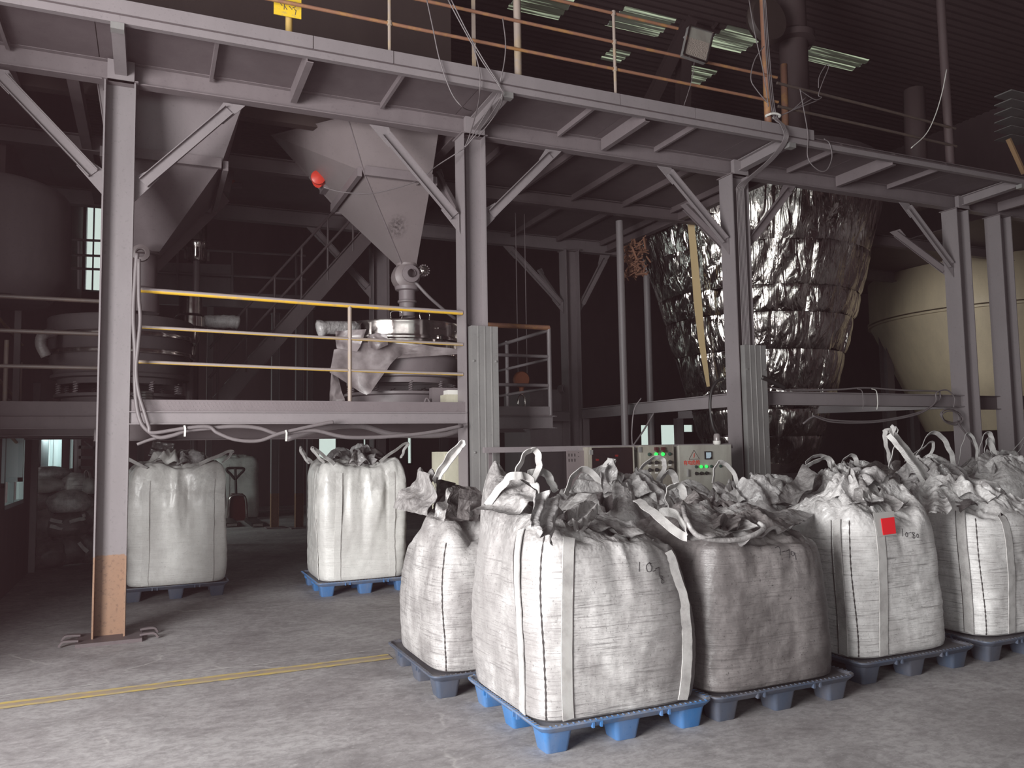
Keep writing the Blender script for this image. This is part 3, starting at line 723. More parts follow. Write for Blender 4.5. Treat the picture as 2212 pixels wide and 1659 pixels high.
# ================================================================== pallets
def rsq(h, r, z, n=5):
    """rounded square outline"""
    o = []
    for k, (sx, sy) in enumerate(((1, 1), (-1, 1), (-1, -1), (1, -1))):
        for t in np.linspace(0, PI/2, n):
            a = k*PI/2+t; o.append((sx*(h-r)+r*math.cos(a), sy*(h-r)+r*math.sin(a), z))
    return np.array(o)
def make_pallet(m, label, dm=None):
    r = thing('plastic_pallet', label, 'pallet', (0, 0, 0), 'nestable plastic pallets under the bulk bags')
    L = [rsq(.47, .03, .118), rsq(.515, .05, .112), rsq(.535, .06, .128), rsq(.55, .065, .146), rsq(.55, .065, .156), rsq(.532, .055, .156), rsq(.52, .05, .142)]
    b_ = MB(); b_.grid(np.array(L), wrap=True)
    k = len(L[0]); b_.f.append(tuple(range(len(L)*k-k, len(L)*k))); b_.f.append(tuple(range(k-1, -1, -1)))
    b_.build('deck', dm or m, r, smooth=True, angle=35)
    for ix in (-1, 0, 1):
        for iy in (-1, 0, 1):
            c = np.array([ix*.425, iy*.425, 0])
            rings = [rsq(.062, .02, .0), rsq(.066, .022, .006), rsq(.082, .026, .10), rsq(.092, .03, .125)]
            b_ = MB(); b_.grid(np.array(rings)+c, wrap=True); b_.f.append(tuple(range(19, -1, -1)))
            b_.build('leg', m, r, smooth=True, angle=35)
    b_ = MB()
    for sx in (-1, 1):
        for t in np.linspace(-.49, .49, 30):
            for p_, d_ in (((t, sx*.541, .157), (.006, .018, .005)), ((sx*.541, t, .157), (.018, .006, .005))): b_.box(p_, d_)
        for t in (-.24, -.19, .19, .24):
            for p_, d_ in (((t, sx*.54, .13), (.012, .02, .03)), ((sx*.54, t, .13), (.02, .012, .03))): b_.box(p_, d_)
    b_.build('rim_ribs', m, r, kind='stuff')
    return r
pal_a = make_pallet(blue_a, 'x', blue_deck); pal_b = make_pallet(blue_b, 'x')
_used = {}
def pallet(src, x, y, label):
    o = src if src.name not in _used else copy_tree(src, (x, y, 0))
    _used[src.name] = 1; o.location = (x, y, 0); o['label'] = label
    return o

# ================================================================== bulk bags
class Bag:
    """rounded-square woven bag: S(a, t) gives the surface; t=0 under the bag, about .62 at the shoulder, 1 at the middle of the top"""
    def __init__(s, x, y, w, d, z1, seed, bulge=.06, tilt=(0, 0), crump=1.0, peaks=(), heap=.10, z0=.145, nb=6.0, nt=4.2, pleat=1.0, taper=0.0, vf=0.0):
        s.vf = vf
        s.c = np.array([x, y]); s.w = w/2; s.d = d/2; s.z0 = z0; s.z1 = z1; s.seed = seed
        s.tilt = tilt; s.cr = crump; s.pk = peaks; s.nb = nb; s.nt = nt; s.pl = pleat
        h = z1-z0
        s.T = np.array([0, .05, .08, .11, .15, .25, .4, .52, .60, .65, .70, .78, .88, 1.0])
        s.RH = np.array([0, .90, .99, 1.02, 1.025, 1+bulge*.8, 1+bulge-taper*.3, 1+bulge*.8-taper*.6, 1.0-taper, .94-taper, .84-taper, .6, .32, 0])
        s.Z = np.array([0, 0, .004, .03*h, .09*h, .24*h, .52*h, .74*h, .90*h, .98*h, 1.0*h, h+heap*.5, h+heap*.9, h+heap])
    def S(s, a, t):
        a, t = np.broadcast_arrays(np.asarray(a, float), np.asarray(t, float))
        rho = np.interp(t, s.T, s.RH); z = np.interp(t, s.T, s.Z)
        for dt in (-.02, .02):
            rho = rho+np.interp(np.clip(t+dt, 0, 1), s.T, s.RH); z = z+np.interp(np.clip(t+dt, 0, 1), s.T, s.Z)
        rho = rho/3; z = z/3
        ex = s.nb+(s.nt-s.nb)*sstep(.1, .6, t); ex = ex+(2.4-ex)*sstep(.66, 1, t)
        c, q = np.cos(a), np.sin(a)
        R = (np.abs(c)**ex+np.abs(q)**ex)**(-1/ex)
        p = np.stack([s.w*rho*R*c, s.d*rho*R*q, z], -1)
        top = sstep(.60, .78, t); side = sstep(.08, .2, t)*(1-sstep(.55, .66, t)); sh = sstep(.42, .62, t)*(1-sstep(.72, .85, t))
        wp = p+np.array([s.c[0], s.c[1], s.z0]); k = s.seed
        # soft lumps in the side, folds at the shoulder
        rad = np.stack([c, q, 0*c], -1)
        lump = .016*np.sin(a*2+k)*np.sin(z*5+k*2)+.007*facet(wp, (3, 3, 2.2), k)
        fine = .0045*facet(wp, (4, 4, 26), k+7)+.004*facet(wp, (14, 14, 9), k+8)
        p = p+rad*((lump+fine)*side)[..., None]
        pl = facet(np.stack([c*s.w*8, q*s.d*8, z*1.6], -1), 1.0, k+3)
        p = p+rad*(.020*s.pl*pl*sh)[..., None]
        if s.vf:
            v_ = facet(np.stack([c*s.w*7, q*s.d*7, z*.9], -1), 1.0, k+21)+.5*facet(np.stack([c*s.w*15, q*s.d*15, z*2.2], -1), 1.0, k+22)
            p = p+rad*(s.vf*v_*sstep(.16, .5, t)*(1-sstep(.7, .8, t)))[..., None]
        # crumpled top
        rg_ = lambda f_, q_: .5-np.abs(facet(wp, (f_, f_, f_*.4), k+q_))*1.6
        cr_ = s.cr*(.085*rg_(3.0, 11)+.055*rg_(6.3, 12)+.030*rg_(12, 13)+.014*facet(wp, (25, 25, 9), k+14))
        p[..., 2] += cr_*top
        p[..., 0] += s.cr*.03*facet(wp, (8, 8, 8), k+15)*top; p[..., 1] += s.cr*.03*facet(wp, (8, 8, 8), k+16)*top
        for (px, py, h, r_, pw) in s.pk:      # cloth drawn up into tents where a lifting loop pulls
            dd = np.hypot(p[..., 0]+s.c[0]-px, p[..., 1]+s.c[1]-py)
            an = np.arctan2(p[..., 1]+s.c[1]-py, p[..., 0]+s.c[0]-px)
            rr = r_*(1+.25*np.sin(an*5+k))
            p[..., 2] += h*np.clip(1-dd/rr, 0, 1)**pw*sstep(.5, .7, t)
        p[..., 2] += (s.tilt[0]*p[..., 0]+s.tilt[1]*p[..., 1])*sstep(.2, .7, t)
        p[..., 2] = np.maximum(p[..., 2], .002)
        return p+np.array([s.c[0], s.c[1], s.z0])
    def N(s, a, t):
        e = .01
        n_ = np.cross(s.S(a+e, t)-s.S(a-e, t), s.S(a, np.minimum(t+e, 1))-s.S(a, t-e))
        return n_/np.maximum(np.linalg.norm(n_, axis=-1, keepdims=True), 1e-9)
    def face(s, side, u, z):
        """point on a side at lateral position u (m from middle) and height z; side 0 = front (-Y), 1 = left (-X), 2 = right"""
        u = np.asarray(u, float); z = np.asarray(z, float)
        t = np.full(u.shape, .4); lo = np.full(u.shape, .09); hi = np.full(u.shape, .66)
        a = np.arctan2(-s.d*np.ones_like(u), u) if side == 0 else (np.arctan2(u, -s.w*np.ones_like(u)) if side == 1 else np.arctan2(u, s.w*np.ones_like(u)))
        for _ in range(22):
            t = (lo+hi)/2; q = s.S(a, t); hi = np.where(q[..., 2] > z, t, hi); lo = np.where(q[..., 2] > z, lo, t)
        return q, s.N(a, t), a, t
    def mesh(s, na, nt):
        a = np.linspace(0, 2*PI, na, endpoint=False)
        t = np.concatenate([np.linspace(.0, .12, 7), np.linspace(.12, .56, int(nt*.48))[1:], np.linspace(.56, .995, int(nt*.52))[1:]])
        A, T = np.meshgrid(a, t)
        return s.S(A, T)

def make_bag(B, label, m, na=150, nt=110, straps=(), corners=(), loops=(), strap_w=.055, group='filled bulk bags', name='bulk_bag', sm=None, sw=None):
    r = thing(name, label, 'bag', (B.c[0], B.c[1], B.z0), group)
    b_ = MB(); b_.grid(B.mesh(na, nt), wrap=True)
    body = b_.build('body', m, r, smooth=True, angle=32)
    for side, u, z0, z1 in straps:
        zs = np.linspace(z0, z1, 26); uu = u+.012*np.sin(zs*4+u*9)
        q, nn, a, t = B.face(side, uu, zs)
        wd = np.array([1, 0, 0]) if side == 0 else np.array([0, 1, 0])
        MB().ribbon(q+nn*.006*np.sign(np.sum(nn*np.array([[0, -1, 0], [-1, 0, 0], [1, 0, 0]][side]), 1))[:, None], strap_w, wd, .006).build('strap', sm or strap_m, r, smooth=True, angle=50)
        e = []
        for sg_ in (1,):
            q2, n2, _, _ = B.face(side, uu+sg_*(strap_w/2+.004), zs)
            MB().tube(q2+.002*np.array([[0, -1, 0], [-1, 0, 0], [1, 0, 0]][side]), .0034, 5).build('strap_shade_line', sw or seam_shade_m, r)  # line added along the strap to imitate its edge shadow
    for ang, z0, z1 in corners:
        lo = np.linspace(.1, .64, 60); q = B.S(np.full(60, ang)+.02*np.sin(lo*9), lo)
        keep = (q[:, 2] > z0) & (q[:, 2] < z1); q = q[keep]
        if len(q) > 3:
            q = q+np.array([math.cos(ang), math.sin(ang), 0])*.002
            MB().tube(q, .004*(1+.5*np.sin(np.arange(len(q))*2.3)), 5).build('corner_seam', seam_shade_m, r)
    for lp_ in loops: loop(r, *lp_)
    return r
def loop(r, pts, w_=.05, wdir=None, th=.006):
    """lifting loop: webbing band through real points"""
    p = cr(pts, 7); p = p+.004*np.sin(np.arange(len(p))[:, None]*np.array([.9, 1.3, .7]))
    tw = np.linspace(-.5, .5, len(p))[:, None]
    if wdir is None:      # webbing half turned about its own length, as it hangs
        c = p.mean(0); _, _, vt = np.linalg.svd(p-c); n_ = vt[2]; tn = np.gradient(p, axis=0); tn /= np.maximum(np.linalg.norm(tn, axis=1, keepdims=True), 1e-9)
        wd = n_[None]*(.75+tw*.5)+np.cross(n_[None], tn)*(.6-tw*.6)
    else: wd = np.asarray(wdir, float)[None]+tw*np.array([.3, .4, .2])
    MB().ribbon(p, w_, wd, th).build('lifting_loop', strap_m, r, smooth=True, angle=50)
def px(Y, *pts): return [P(x_, y_, Y=Y+(k[0] if k else 0)) for x_, y_, *k in pts]
def flap(r, pts, seed, m=fab_T, n=30, amp=.02, name='skirt_cloth'):
    """a loose corner of cloth: 4 corner points, folded and crumpled, with thickness and an uneven hem"""
    a, b_, c, d = [np.asarray(q, float) for q in pts]
    rg = np.random.RandomState(seed)
    u = np.linspace(0, 1, n); U, V = np.meshgrid(u, u)
    U = U+.05*np.sin(V*5+seed)*np.sin(U*PI); V = V+.09*np.sin(U*7+seed*2)*V; U = U[..., None]; V = V[..., None]
    G = a*(1-U)*(1-V)+b_*U*(1-V)+c*U*V+d*(1-U)*V
    nn = nrm(np.cross(b_-a, d-a))
    f_ = (.5-np.abs(facet(G, 5, seed)))*amp*1.6+(.5-np.abs(facet(G, 11, seed+1)))*amp+facet(G, 24, seed+2)*amp*.3
    fan = np.sin(U[..., 0]*PI*rg.uniform(2.5, 4.5)+seed+V[..., 0]*1.5)*amp*1.1
    G = G+nn*(f_+fan)[..., None]+nn*(np.sin(U*PI)*np.sin(np.clip(V, 0, 1)*PI)*amp*2.2)
    bb = MB(); bb.grid(G); bb.grid((G-nn*.004)[:, ::-1])
    bb.build(name, m, r, smooth=True, angle=40)
def ruffle(r, B, k, seed, mats, lift=.07, amp=.03):
    """sheets of the open bag mouth lying over each other on the top"""
    rg = np.random.RandomState(seed)
    for j in range(k):
        th = -PI/2+(j-(k-1)/2)*2.6/k+rg.uniform(-.35, .35); w_ = rg.uniform(.35, .6)
        t0, t1 = rg.uniform(.70, .80), rg.uniform(.90, .99)
        q = B.S(np.array([th-w_, th+w_, th+w_*.9, th-w_*.8]), np.array([t0, t0+rg.uniform(-.05, .05), t1, t1]))
        up = rg.uniform(.4, 1.3, 2)*lift
        q[0, 2] += .015; q[1, 2] += .02; q[2] += [rg.uniform(-.08, .08), rg.uniform(-.05, .05), up[0]]; q[3] += [rg.uniform(-.08, .08), rg.uniform(-.05, .05), up[1]]
        flap(r, q, seed*7+j, mats[j % len(mats)], n=26, amp=amp)
def writing(r, B, side, strokes, u0, z0, sc):
    for st in strokes:
        st = np.array(st, float); st = cr(st, 6) if len(st) > 2 else np.linspace(st[0], st[-1], 4)
        q, nn, _, _ = B.face(side, u0+st[:, 0]*sc, z0+st[:, 1]*sc)
        MB().tube(q+np.array([0, -.001, 0]), .0019, 5).build('handwriting', ink, r)
G1 = [[(0, 0), (.25, 1)]]
def digit(ch, ox, oy, s=1.0):
    D = {'1': [[(0, 0), (.3, 1)]], '0': [[(.5, 1), (.1, .6), (.2, .05), (.6, .1), (.75, .6), (.5, 1), (.85, .85)]],
         '-': [[(0, .45), (.6, .5)]], '7': [[(0, .85), (.6, .95), (.75, .9), (.35, 0)]],
         '8': [[(.7, .9), (.3, 1), (.15, .75), (.6, .4), (.5, 0), (.1, .1), (.3, .5), (.7, .9)]],
         '9': [[(.6, .8), (.3, 1), (.1, .7), (.4, .5), (.6, .85), (.55, 0)]]}
    return [[(ox+x_*s, oy+y_*s) for x_, y_ in st] for st in D[ch]]
def digits(txt, dx=.85, dy=-.12):
    out = []
    for k, ch in enumerate(txt): out += digit(ch, k*dx, k*dy)
    return out

FL, FR, BL, BR = -3*PI/4, -PI/4, 3*PI/4, PI/4
pallet(pal_a, 2.40, 4.40, 'bright blue plastic pallet under the nearest bag, foremost on the floor')
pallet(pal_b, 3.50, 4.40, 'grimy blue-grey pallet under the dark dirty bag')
pallet(pal_b, 4.80, 4.55, 'grimy dark blue pallet under the bag with the red label')
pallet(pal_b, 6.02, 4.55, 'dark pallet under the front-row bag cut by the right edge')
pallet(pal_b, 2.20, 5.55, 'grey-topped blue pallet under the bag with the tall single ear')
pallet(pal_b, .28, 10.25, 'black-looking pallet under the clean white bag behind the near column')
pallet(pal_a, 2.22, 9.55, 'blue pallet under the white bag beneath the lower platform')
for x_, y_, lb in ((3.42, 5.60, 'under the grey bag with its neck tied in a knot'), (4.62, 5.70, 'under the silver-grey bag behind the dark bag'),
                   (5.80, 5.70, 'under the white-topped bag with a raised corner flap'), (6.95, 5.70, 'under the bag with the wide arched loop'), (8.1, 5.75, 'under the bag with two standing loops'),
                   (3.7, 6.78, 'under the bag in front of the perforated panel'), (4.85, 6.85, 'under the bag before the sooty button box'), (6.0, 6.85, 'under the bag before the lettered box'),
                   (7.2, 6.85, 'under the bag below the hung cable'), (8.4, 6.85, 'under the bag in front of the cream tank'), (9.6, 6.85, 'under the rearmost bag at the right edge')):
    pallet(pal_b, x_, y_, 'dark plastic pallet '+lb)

# ---- the nearest bag
A = Bag(2.38, 4.40, 1.03, 1.02, 1.075, 3, bulge=.055, tilt=(-.15, .03), crump=.75, heap=.07, nb=6.5, nt=4.6,
        peaks=((1.98, 4.72, .36, .42, 1.1), (2.02, 4.12, .10, .3, 1.2), (2.78, 4.15, .03, .2, 1)))
bagA = make_bag(A, 'big white dusty bulk bag marked 10-78, nearest to the camera on the bright blue pallet', fab_A, 220, 170,
    straps=((0, -.34, .17, 1.13), (0, .385, .17, .98), (1, -.30, .17, 1.14)), corners=((FL+.0, .16, 1.2),),
    strap_w=.065, loops=(
        (px(4.70, (1112, 1040), (1122, 1005), (1140, 975), (1158, 975), (1165, 1005), (1152, 1038)), .05),
        (px(4.35, (1052, 1092, .2), (1085, 1048, .1), (1110, 1027), (1138, 1032), (1160, 1052), (1164, 1085, -.1), (1160, 1125, -.3)), .045),
        (px(4.75, (1140, 1025), (1160, 1020), (1182, 1025), (1192, 1045), (1202, 1062)), .06),
        (px(3.95, (1375, 1080, .35), (1400, 1098, .2), (1440, 1132, .02), (1478, 1160, -.05), (1482, 1148, -.04), (1468, 1120, .1), (1445, 1105, .3), (1425, 1110, .4)), .055)))
ruffle(bagA, A, 3, 905, (fab_T, fab_A), lift=.03, amp=.02)
flap(bagA, [P(1020, 1105, Y=4.55), P(1095, 1012, Y=4.62), P(1160, 1060, Y=4.3), P(1120, 1110, Y=4.1)], 5, fab_A)
flap(bagA, [P(1160, 1055, Y=4.02), P(1215, 1080, Y=4.1), P(1200, 1175, Y=3.80), P(1158, 1130, Y=3.83)], 6, fab_T)
flap(bagA, [P(1260, 1085, Y=4.15), P(1300, 1100, Y=4.1), P(1255, 1150, Y=3.86), P(1215, 1100, Y=4.0)], 8, fab_A)
writing(bagA, A, 0, digits('10')+digit('-', 1.75, -.4, .7)+digit('7', 2.2, -.75)+digit('8', 2.6, -1.5, .8), .10, .90, .05)

# ---- the bag behind it with the tall ear
Bb = Bag(2.20, 5.53, .98, 1.0, .95, 11, bulge=.05, tilt=(.02, -.03), crump=.55, heap=.03, nb=6, nt=4.6,
         peaks=((1.93, 5.42, .33, .34, 1.0),))
bagB = make_bag(Bb, 'dusty white bulk bag with one tall ear and loop, left of the nearest bag', fab_B, 190, 140,
    corners=((FL, .16, 1.1),), strap_w=.06, loops=(
        (px(5.4, (938, 1040), (955, 1008), (980, 972), (998, 957), (990, 972), (965, 1005), (947, 1035)), .055),))
flap(bagB, [P(846, 1095, Y=5.75), P(902, 1015, Y=5.7), P(936, 1028, Y=5.35), P(930, 1115, Y=5.2)], 21, fab_B)
flap(bagB, [P(902, 1014, Y=5.75), P(938, 1016, Y=5.72), P(942, 1045, Y=5.4), P(925, 1030, Y=5.4)], 22, fab_T)
flap(bagB, [P(940, 1030, Y=5.4), P(1000, 1050, Y=5.8), P(1030, 1060, Y=5.9), P(935, 1105, Y=5.45)], 23, fab_K)
flap(bagB, [P(960, 1125, Y=5.1), P(978, 1048, Y=5.2), P(1035, 1050, Y=5.3), P(1045, 1125, Y=5.12)], 24, fab_C)
flap(bagB, [P(930, 1120, Y=5.2), P(975, 1050, Y=5.3), P(980, 1056, Y=5.25), P(958, 1125, Y=5.1)], 25, fab_B)
MB().ribbon(px(5.14, (1006, 1058, .06), (1004, 1080), (1002, 1100), (1000, 1122, -.03)), .085, (1, 0, 0), .006).build('strap', fab_C, bagB)

# ---- dark bag
Cc = Bag(3.46, 4.40, 1.00, 1.02, 1.03, 17, bulge=.045, tilt=(-.02, .04), crump=.9, heap=.13, nb=6, nt=4.5, taper=.0,
         peaks=((3.25, 4.6, .10, .4, 1.1),))
bagC = make_bag(Cc, 'dark grimy bulk bag marked 7-79, right of the nearest bag', fab_C, 200, 160, strap_w=.06, loops=(
    (px(4.75, (1450, 1100), (1440, 1070), (1448, 1052), (1468, 1050), (1482, 1080), (1490, 1110)), .06),))
MB().tube(cr(px(3.86, (1476, 1092, .2), (1484, 1125, .05), (1505, 1155), (1545, 1166, -.03), (1590, 1166, -.03), (1630, 1155, -.02), (1650, 1140, .02), (1640, 1130, .1)), 7), .016, 8).build('rolled_hem', fab_A, bagC, smooth=True)
writing(bagC, Cc, 0, digits('7-79'[:2])+digit('7', 1.6, -.5)+digit('9', 2.4, -.75), .02, .92, .05)
flap(bagC, [P(1475, 1080, Y=4.3), P(1560, 1090, Y=4.4), P(1640, 1142, Y=3.88), P(1490, 1165, Y=3.84)], 31, fab_A, amp=.016)
flap(bagC, [P(1540, 1085, Y=4.35), P(1760, 1105, Y=4.4), P(1700, 1140, Y=3.95), P(1600, 1165, Y=3.84)], 32, fab_T, amp=.018)
flap(bagC, [P(1540, 1115, Y=4.05), P(1600, 1115, Y=4.1), P(1592, 1148, Y=3.9), P(1545, 1140, Y=3.95)], 33, fab_C)

# ---- bag with the red label
D = Bag(4.74, 4.55, .92, .96, 1.05, 23, bulge=.05, tilt=(-.02, .04), crump=.85, heap=.12, nb=6, nt=4.4,
        peaks=((4.50, 4.40, .24, .40, 1.0), (5.08, 4.35, .22, .36, 1.1)))
bagD = make_bag(D, 'pale bulk bag with a square red label marked 10-80', fab_D, 200, 160,
    straps=((0, -.23, .17, 1.08), (1, -.34, .17, 1.06)), corners=((FL, .16, 1.15),), strap_w=.075, loops=(
        (px(4.75, (2030, 1070, -.1), (1995, 1020), (1955, 965, .05), (1925, 932, .1), (1912, 935, .12), (1915, 965, .1), (1925, 1010, .2)), .05),
        (px(4.7, (2020, 1075, -.1), (1985, 1025), (1945, 970, .05), (1920, 940, .1)), .045),
        (px(4.85, (1920, 1010), (1932, 965), (1938, 930), (1930, 922), (1925, 945)), .045)))
ruffle(bagD, D, 4, 901, (fab_D, fab_A, fab_T))
flap(bagD, [P(1790, 1095, Y=4.3), P(1830, 1020, Y=4.5), P(1855, 1018, Y=4.4), P(1905, 1085, Y=4.1)], 41, fab_D)
flap(bagD, [P(1850, 1020, Y=4.45), P(1880, 1030, Y=4.4), P(1950, 1090, Y=4.12), P(1870, 1090, Y=4.1)], 42, fab_A)
flap(bagD, [P(1985, 1050, Y=4.55), P(2040, 1055, Y=4.4), P(2058, 1100, Y=4.1), P(1985, 1110, Y=4.15)], 43, fab_D)
flap(bagD, [P(1925, 1060, Y=4.4), P(1985, 1050, Y=4.4), P(1985, 1085, Y=4.2), P(1920, 1085, Y=4.2)], 44, fab_T)
uu_, vv_ = np.meshgrid(np.linspace(-.28, -.06, 9), np.linspace(.93, 1.09, 9)); yf_ = D.face(0, uu_.ravel(), vv_.ravel())[0][:, 1].min()
xl_ = D.c[0]
MB().prism([(xl_-.205, yf_-.018, .965), (xl_-.085, yf_-.018, .97), (xl_-.088, yf_-.012, 1.08), (xl_-.212, yf_-.012, 1.075)], (0, .003, 0)).build('red_label', red_label, bagD, label='square red card label')
MB().prism([(xl_-.245, yf_-.010, .955), (xl_-.07, yf_-.010, .96), (xl_-.08, yf_-.004, 1.12), (xl_-.275, yf_-.004, 1.115)], (0, .002, 0)).build('label_pocket', film, bagD, label='clear plastic label pocket')
writing(bagD, D, 0, digit('1', 0, 0)+digit('0', .5, -.1, .6)+digit('-', 1.1, -.05)+digit('8', 1.75, -.35, .8)+digit('0', 2.5, -.3, .5), .02, .94, .05)

# ---- bag at the right edge
Eb = Bag(6.05, 4.58, .94, .96, 1.05, 29, bulge=.05, tilt=(0, .03), crump=.9, heap=.14, nb=6, nt=4.4, peaks=((5.72, 4.6, .2, .35, 1.0),))
bagE = make_bag(Eb, 'pale bulk bag in the front row cut by the right edge of the picture', fab_D, 190, 150,
    straps=((0, -.20, .17, 1.08), (1, -.33, .17, 1.06)), corners=((FL, .16, 1.1),), strap_w=.075)
ruffle(bagE, Eb, 4, 903, (fab_D, fab_T))
flap(bagE, [P(2055, 1052, Y=4.6), P(2125, 1040, Y=4.7), P(2180, 1075, Y=4.4), P(2075, 1095, Y=4.2)], 51, fab_K, amp=.02)

# ---- rear rows
rear = [
 (3.42, 5.60, 1.02, 1.05, 61, fab_A, ((3.30, 5.45, .26, .42, 1.0), (3.72, 5.5, .10, .3, 1)), 'grey bag with its neck tied in a knot, directly behind the nearest bag',
   [(px(5.4, (1222, 1070), (1240, 1025), (1270, 1015), (1298, 1045), (1302, 1068)), .06), (px(5.4, (1300, 1070), (1320, 1050), (1328, 1010), (1322, 992), (1308, 1010)), .07),
    (px(5.7, (1365, 1045), (1395, 1000), (1425, 988), (1436, 1005), (1420, 1040), (1410, 1055)), .04)]),
 (4.62, 5.70, 1.02, 1.00, 62, fab_T, ((4.75, 5.5, .20, .42, 1.0), (4.3, 5.6, .08, .35, 1)), 'crumpled silver-grey bag behind the dark grimy bag, below the beacon lamp panel',
   [(px(5.6, (1540, 1045), (1545, 1008), (1560, 998), (1580, 1015), (1600, 1055)), .04)]),
 (5.80, 5.70, 1.02, 1.08, 63, fab_A, ((5.55, 5.5, .24, .40, 1.0), (6.0, 5.9, .18, .35, 1)), 'white-topped bag behind the one with the red label, its corner flap raised',
   [(px(5.8, (1740, 1010), (1765, 995), (1790, 990), (1800, 1012), (1795, 1040)), .05), (px(5.9, (1810, 1020), (1825, 990), (1845, 985), (1852, 1005)), .045)]),
 (6.95, 5.70, 1.02, 1.12, 64, fab_T, ((6.8, 5.5, .2, .4, 1.0), (7.25, 5.6, .15, .35, 1)), 'rear bag with a wide arched loop, right of the tall crossed loops',
   [(px(6.0, (1965, 1010), (1985, 975), (2010, 935), (2035, 945), (2055, 980), (2060, 1010)), .05), (px(6.1, (1955, 995), (1990, 970), (2015, 955), (2010, 985), (1985, 1010)), .03)]),
 (8.1, 5.75, 1.0, 1.18, 65, fab_D, ((7.9, 5.5, .2, .35, 1.0),), 'rear bag with two standing loops near the rightmost columns',
   [(px(6.2, (2115, 1010), (2118, 960), (2130, 935), (2142, 945), (2145, 1000)), .05), (px(6.1, (2125, 1010), (2128, 965), (2135, 950), (2150, 985), (2165, 1020)), .06)]),
 (3.70, 6.78, 1.02, .98, 66, fab_C, (), 'half hidden dusty bag in front of the perforated panel', []),
 (4.85, 6.85, 1.02, .98, 67, fab_T, ((4.6, 6.6, .12, .35, 1),), 'half hidden grey bag in front of the sooty button panel', [(px(6.5, (1425, 1060), (1432, 1030), (1450, 1020), (1460, 1040), (1452, 1060)), .07)]),
 (6.0, 6.85, 1.02, 1.02, 68, fab_A, (), 'half hidden pale bag in front of the lettered button panel', []),
 (7.2, 6.85, 1.02, 1.10, 69, fab_T, ((7.0, 6.7, .15, .35, 1),), 'half hidden bag below the cable hung from the silo frame', [(px(6.8, (1740, 1000), (1760, 985), (1785, 988), (1795, 1010)), .045)]),
 (8.4, 6.85, 1.02, 1.15, 70, fab_D, (), 'rearmost bag with a thin loop in front of the cream tank',
   [(px(6.9, (2070, 1010), (2078, 960), (2092, 935), (2108, 960), (2112, 1005)), .035)]),
 (9.6, 6.85, 1.02, 1.2, 71, fab_T, (), 'rearmost bag at the right edge under the last column',
   [(px(7.0, (2170, 1010), (2195, 965), (2225, 940), (2235, 990)), .06), (px(7.0, (2185, 1010), (2200, 975), (2215, 960), (2225, 1000)), .03)]),
]
for x_, y_, w_, z_, sd, m_, pk, lbl, lps in rear:
    Bg = Bag(x_, y_, w_, w_, z_, sd, bulge=.045, crump=.85, heap=.13, peaks=[(a_, b_, h_*.75, r_, 1.3) for a_, b_, h_, r_, _ in pk])
    o = make_bag(Bg, lbl, m_, 130, 110, loops=lps)
    ruffle(o, Bg, 5 if y_ < 6.2 else 3, sd, (fab_T, fab_A, fab_D))
    if sd == 61:
        flap(o, [P(1225, 1070, Y=5.35), P(1255, 1020, Y=5.45), P(1335, 995, Y=5.5), P(1340, 1060, Y=5.3)], 81, fab_D)
        flap(o, [P(1300, 1020, Y=5.3), P(1325, 992, Y=5.35), P(1333, 1030, Y=5.3), P(1305, 1065, Y=5.25)], 82, fab_T)
        flap(o, [P(1345, 1045, Y=5.4), P(1385, 1040, Y=5.6), P(1440, 1095, Y=5.25), P(1360, 1095, Y=5.2)], 83, fab_A)
        flap(o, [P(1290, 1065, Y=5.25), P(1320, 1070, Y=5.25), P(1325, 1105, Y=5.15), P(1300, 1095, Y=5.15)], 84, fab_K)
    if sd == 62:
        flap(o, [P(1495, 1085, Y=5.3), P(1560, 1050, Y=5.6), P(1610, 1080, Y=5.5), P(1580, 1100, Y=5.2)], 85, fab_A, amp=.03)
        flap(o, [P(1520, 1078, Y=5.25), P(1545, 1070, Y=5.3), P(1550, 1095, Y=5.2), P(1525, 1095, Y=5.2)], 86, fab_K, amp=.02)
    if sd == 63:
        flap(o, [P(1665, 1090, Y=5.3), P(1735, 1005, Y=5.6), P(1770, 1030, Y=5.4), P(1720, 1085, Y=5.2)], 87, fab_A)
        flap(o, [P(1690, 1092, Y=5.2), P(1790, 1040, Y=5.5), P(1810, 1020, Y=5.6), P(1790, 1075, Y=5.2)], 88, fab_T)
    if sd == 64:
        flap(o, [P(1860, 1000, Y=6.1), P(1945, 998, Y=6.1), P(1945, 1040, Y=5.5), P(1870, 1040, Y=5.5)], 89, fab_C)
        flap(o, [P(2000, 1010, Y=5.9), P(2105, 1015, Y=5.9), P(2125, 1060, Y=5.3), P(2030, 1050, Y=5.3)], 90, fab_T)

# ---- clean white bags beneath the lower platform
Wa = Bag(.29, 10.25, 1.02, 1.0, 1.42, 41, bulge=.02, crump=.5, heap=.06, nb=6, nt=12, pleat=1.2, vf=.035, peaks=((.0, 9.85, .07, .25, 1.2), (.66, 9.85, .07, .25, 1.2), (.7, 10.6, .08, .3, 1.1), (-.1, 10.6, .08, .3, 1.1)))
o = make_bag(Wa, 'clean white bulk bag standing behind the near column', fab_W, 220, 130, straps=((0, -.31, .17, 1.30), (0, .33, .17, 1.30)), strap_w=.07, sm=fab_W, sw=strap_shade_w, loops=(
    (px(9.75, (236, 968), (262, 985), (300, 1003), (318, 1012)), .05), (px(9.78, (430, 1003), (470, 985), (500, 974), (498, 982), (480, 1000)), .045)))
ruffle(o, Wa, 4, 907, (fab_W, fab_W, fab_T), lift=.10)
flap(o, [P(330, 1000, Y=10.0), P(365, 976, Y=10.2), P(412, 968, Y=10.2), P(400, 1000, Y=9.95)], 91, fab_W)
